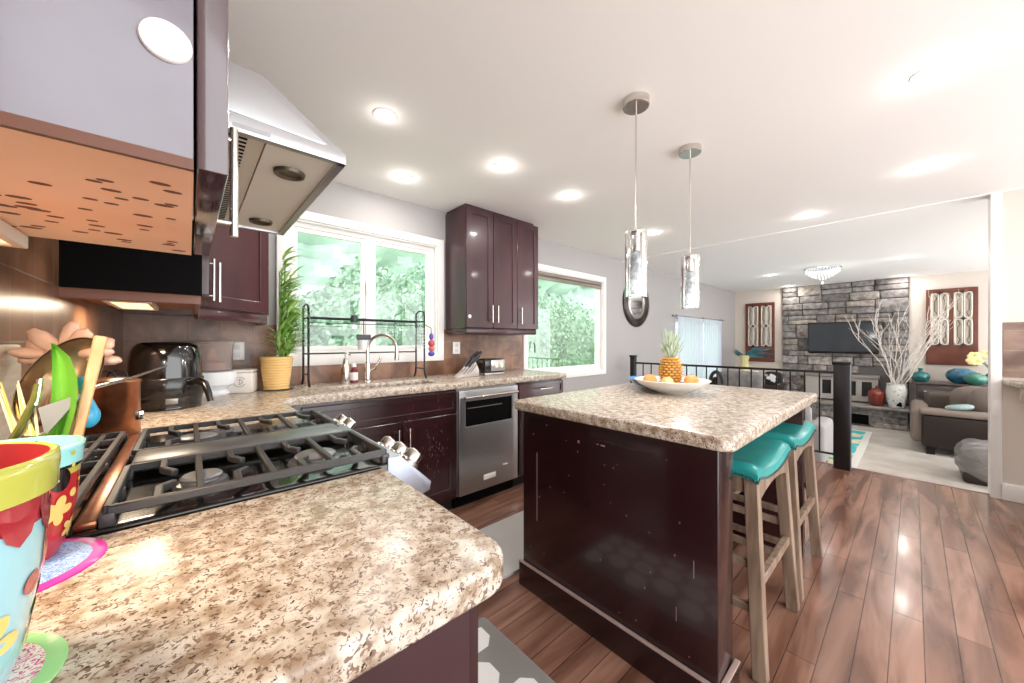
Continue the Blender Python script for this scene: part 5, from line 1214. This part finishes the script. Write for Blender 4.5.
# recliner group behind railing (left)
so2 = thing('loveseat', 'dark framed loveseat with grey head cushion seen over the railing', 'sofa', (7.2, 2.1, CARPET))
part('frame', MB().box(6.9, 7.15, 1.28, 2.45, CARPET+.1, .62, bev=.08, seg=4), M_brownleather, so2)
part('seat', MB().box(7.15, 7.85, 1.32, 2.4, CARPET+.1, .15, bev=.06, seg=3), M_brownleather, so2)
for y in (1.34, 2.38): part('arm', MB().box(6.95, 7.85, y-.10, y+.10, CARPET+.08, .36, bev=.06, seg=3), M_brownleather, so2)
part('arm_loop', MB().tube([(6.86, 2.30+.10*math.cos(a), .52+.20*math.sin(a)) for a in [PI*k/12 for k in range(13)]], .03, seg=8), M_brownleather, so2)
part('head_cushion', cushion(MB(), (6.98, 1.95, .60), .15, .36, .15, e=.5), mat('grey_velvet', '8d8987', .6, var='75716f', vscale=10), so2)
for x in (6.97, 7.78):
    for y in (1.34, 2.38): part('leg', MB().box(x-.03, x+.03, y-.03, y+.03, CARPET, CARPET+.12), M_blackmetal, so2)
single('throw_pillow', cushion(MB(), (6.98, 1.50, .62), .08, .13, .15), mat('black_white_pillow', 'e8e6e4', .9, var='1c1b1b', vscale=5, vpos=(.48, .52)), 'black and white pillow on the right end of the loveseat', 'pillow', (6.98, 1.50, .5))
# tall side table with teal plumes
tb_ = thing('plant_stand', 'slim white stand in the far left living room corner', 'stand', (9.1, 2.45, CARPET))
part('top', MB().box(8.75, 9.25, 2.25, 2.65, .585, .61, bev=.006), M_white, tb_)
for x in (8.79, 9.21):
    for y in (2.29, 2.61): part('leg', MB().box(x-.018, x+.018, y-.018, y+.018, CARPET, .585), M_white, tb_)
pv = thing('plume_vase', 'yellow vase of teal feather plumes in the far left corner', 'vase', (9.0, 2.45, .61)); q = Vector((9.0, 2.45, .61))
part('vase', MB().lathe([(0, 0), (.06, 0), (.085, .10), (.07, .22), (.10, .34), (.09, .34), (.06, .22), (0, .04)], q, 28), mat('pale_yellow_ceramic', 'd9cf96', .35), pv)
fe = MB(); random.seed(14)
for k in range(26):
    sgn = -1 if k > 7 else 1; L = .62 if sgn < 0 else .30
    leaf(fe, q+Vector((0, 0, .32)), (random.uniform(-.3, .1), sgn*random.uniform(.5, 1), random.uniform(.10, .75)), L*random.uniform(.7, 1), random.uniform(.07, .12), droop=.35 if sgn < 0 else -.2, n=7, fold=.3)
part('plumes', fe, mat('teal_plume', '2f8288', .7, var='7f9aa6', vscale=5), pv)
# rug
rg = thing('area_rug', 'teal, cream and grey patterned rug on the living room carpet', 'rug', (6.6, 1.3, CARPET))
part('rug_field', MB().box(6.0, 8.6, .52, 2.1, CARPET, CARPET+.010), mat('rug_pattern', '3fb3bb', .9, var='d8cfae', vscale=4, vpos=(.46, .50), detail=1), rg)
part('border', MB().slab([5.95, 6.03, 8.57, 8.65], [.46, .54, 2.08, 2.16], lambda x, y: not (6.03 < x < 8.57 and .54 < y < 2.08), CARPET, CARPET+.012, 'z'), mat('rug_border', 'd9d6cf', .9), rg)
# ------------------------------------------------------------------ outdoors
struct('garden_ground', MB().box(-25, 35, WY+.4, 60, -1.3, -1.2), mat('grass_ground', 'a9cf9a', .9))
M_leaf = mat('shrub_leaf', '5f8066', .7, var='8aac90', vscale=1.4)
def shrub(lab, x, y, z, R, H_, n, first=None):
    t = thing('shrub', lab, 'shrub', (x, y, -1.2), group='garden shrubs outside the windows'); m = MB()
    for k in range(n):
        a = random.uniform(0, 2*PI); ph = math.acos(random.uniform(-.6, 1)); rr = random.uniform(.72, 1.05)*(1+.22*mnoise.noise(Vector((math.cos(a)*2, math.sin(a)*2, ph*2+x))))
        p = Vector((x+R*rr*math.sin(ph)*math.cos(a), y+R*.8*rr*math.sin(ph)*math.sin(a), z+H_*rr*math.cos(ph)))
        s = random.uniform(.035, .075); q_ = Vector((random.gauss(0, 1), random.gauss(0, 1), random.gauss(0, 1))).normalized(); r_ = q_.orthogonal().normalized(); w_ = q_.cross(r_)
        m.bm.faces.new([m.bm.verts.new(p+r_*s), m.bm.verts.new(p+w_*s*.5), m.bm.verts.new(p-r_*s), m.bm.verts.new(p-w_*s*.5)])
    m.blob((x, y, z), 1, sx=R*.75, sy=R*.6, sz=H_*.75, nz=.2)
    part('foliage', m, M_leaf, t)
    part('trunk', MB().cyl((x, y, -1.2), (x, y, z), .07, .04, seg=10), mat('bark', '6b5a4a', .8), t)
random.seed(30)
for (x, y, z, R, H_, lab) in ((.6, 6.2, .9, 1.2, 1.0, 'leafy shrub outside the left pane of the sink window'), (2.2, 6.0, 1.25, 1.2, 1.15, 'taller leafy shrub outside the middle of the sink window'), (3.9, 6.6, 1.1, 1.3, 1.2, 'leafy shrub outside the right pane of the sink window'), (5.9, 6.4, 1.15, 1.5, 1.35, 'broad leafy shrub outside the right window'), (8.0, 6.8, 1.0, 1.5, 1.4, 'leafy shrub at the right side of the right window'), (4.9, 8.4, 1.6, 1.7, 1.7, 'tall leafy shrub further back in the garden')):
    shrub(lab, x, y, z, R, H_, 5200)
hz = MB(); random.seed(1)
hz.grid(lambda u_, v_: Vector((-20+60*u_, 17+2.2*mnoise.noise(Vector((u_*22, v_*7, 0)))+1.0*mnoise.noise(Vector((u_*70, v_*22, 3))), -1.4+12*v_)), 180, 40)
struct('added_tree_backdrop', hz, mat('painted_haze_foliage', '879f92', .9, var='9db2a6', vscale=.6))  # added backdrop hiding the bright sky; its haze is put into the colour
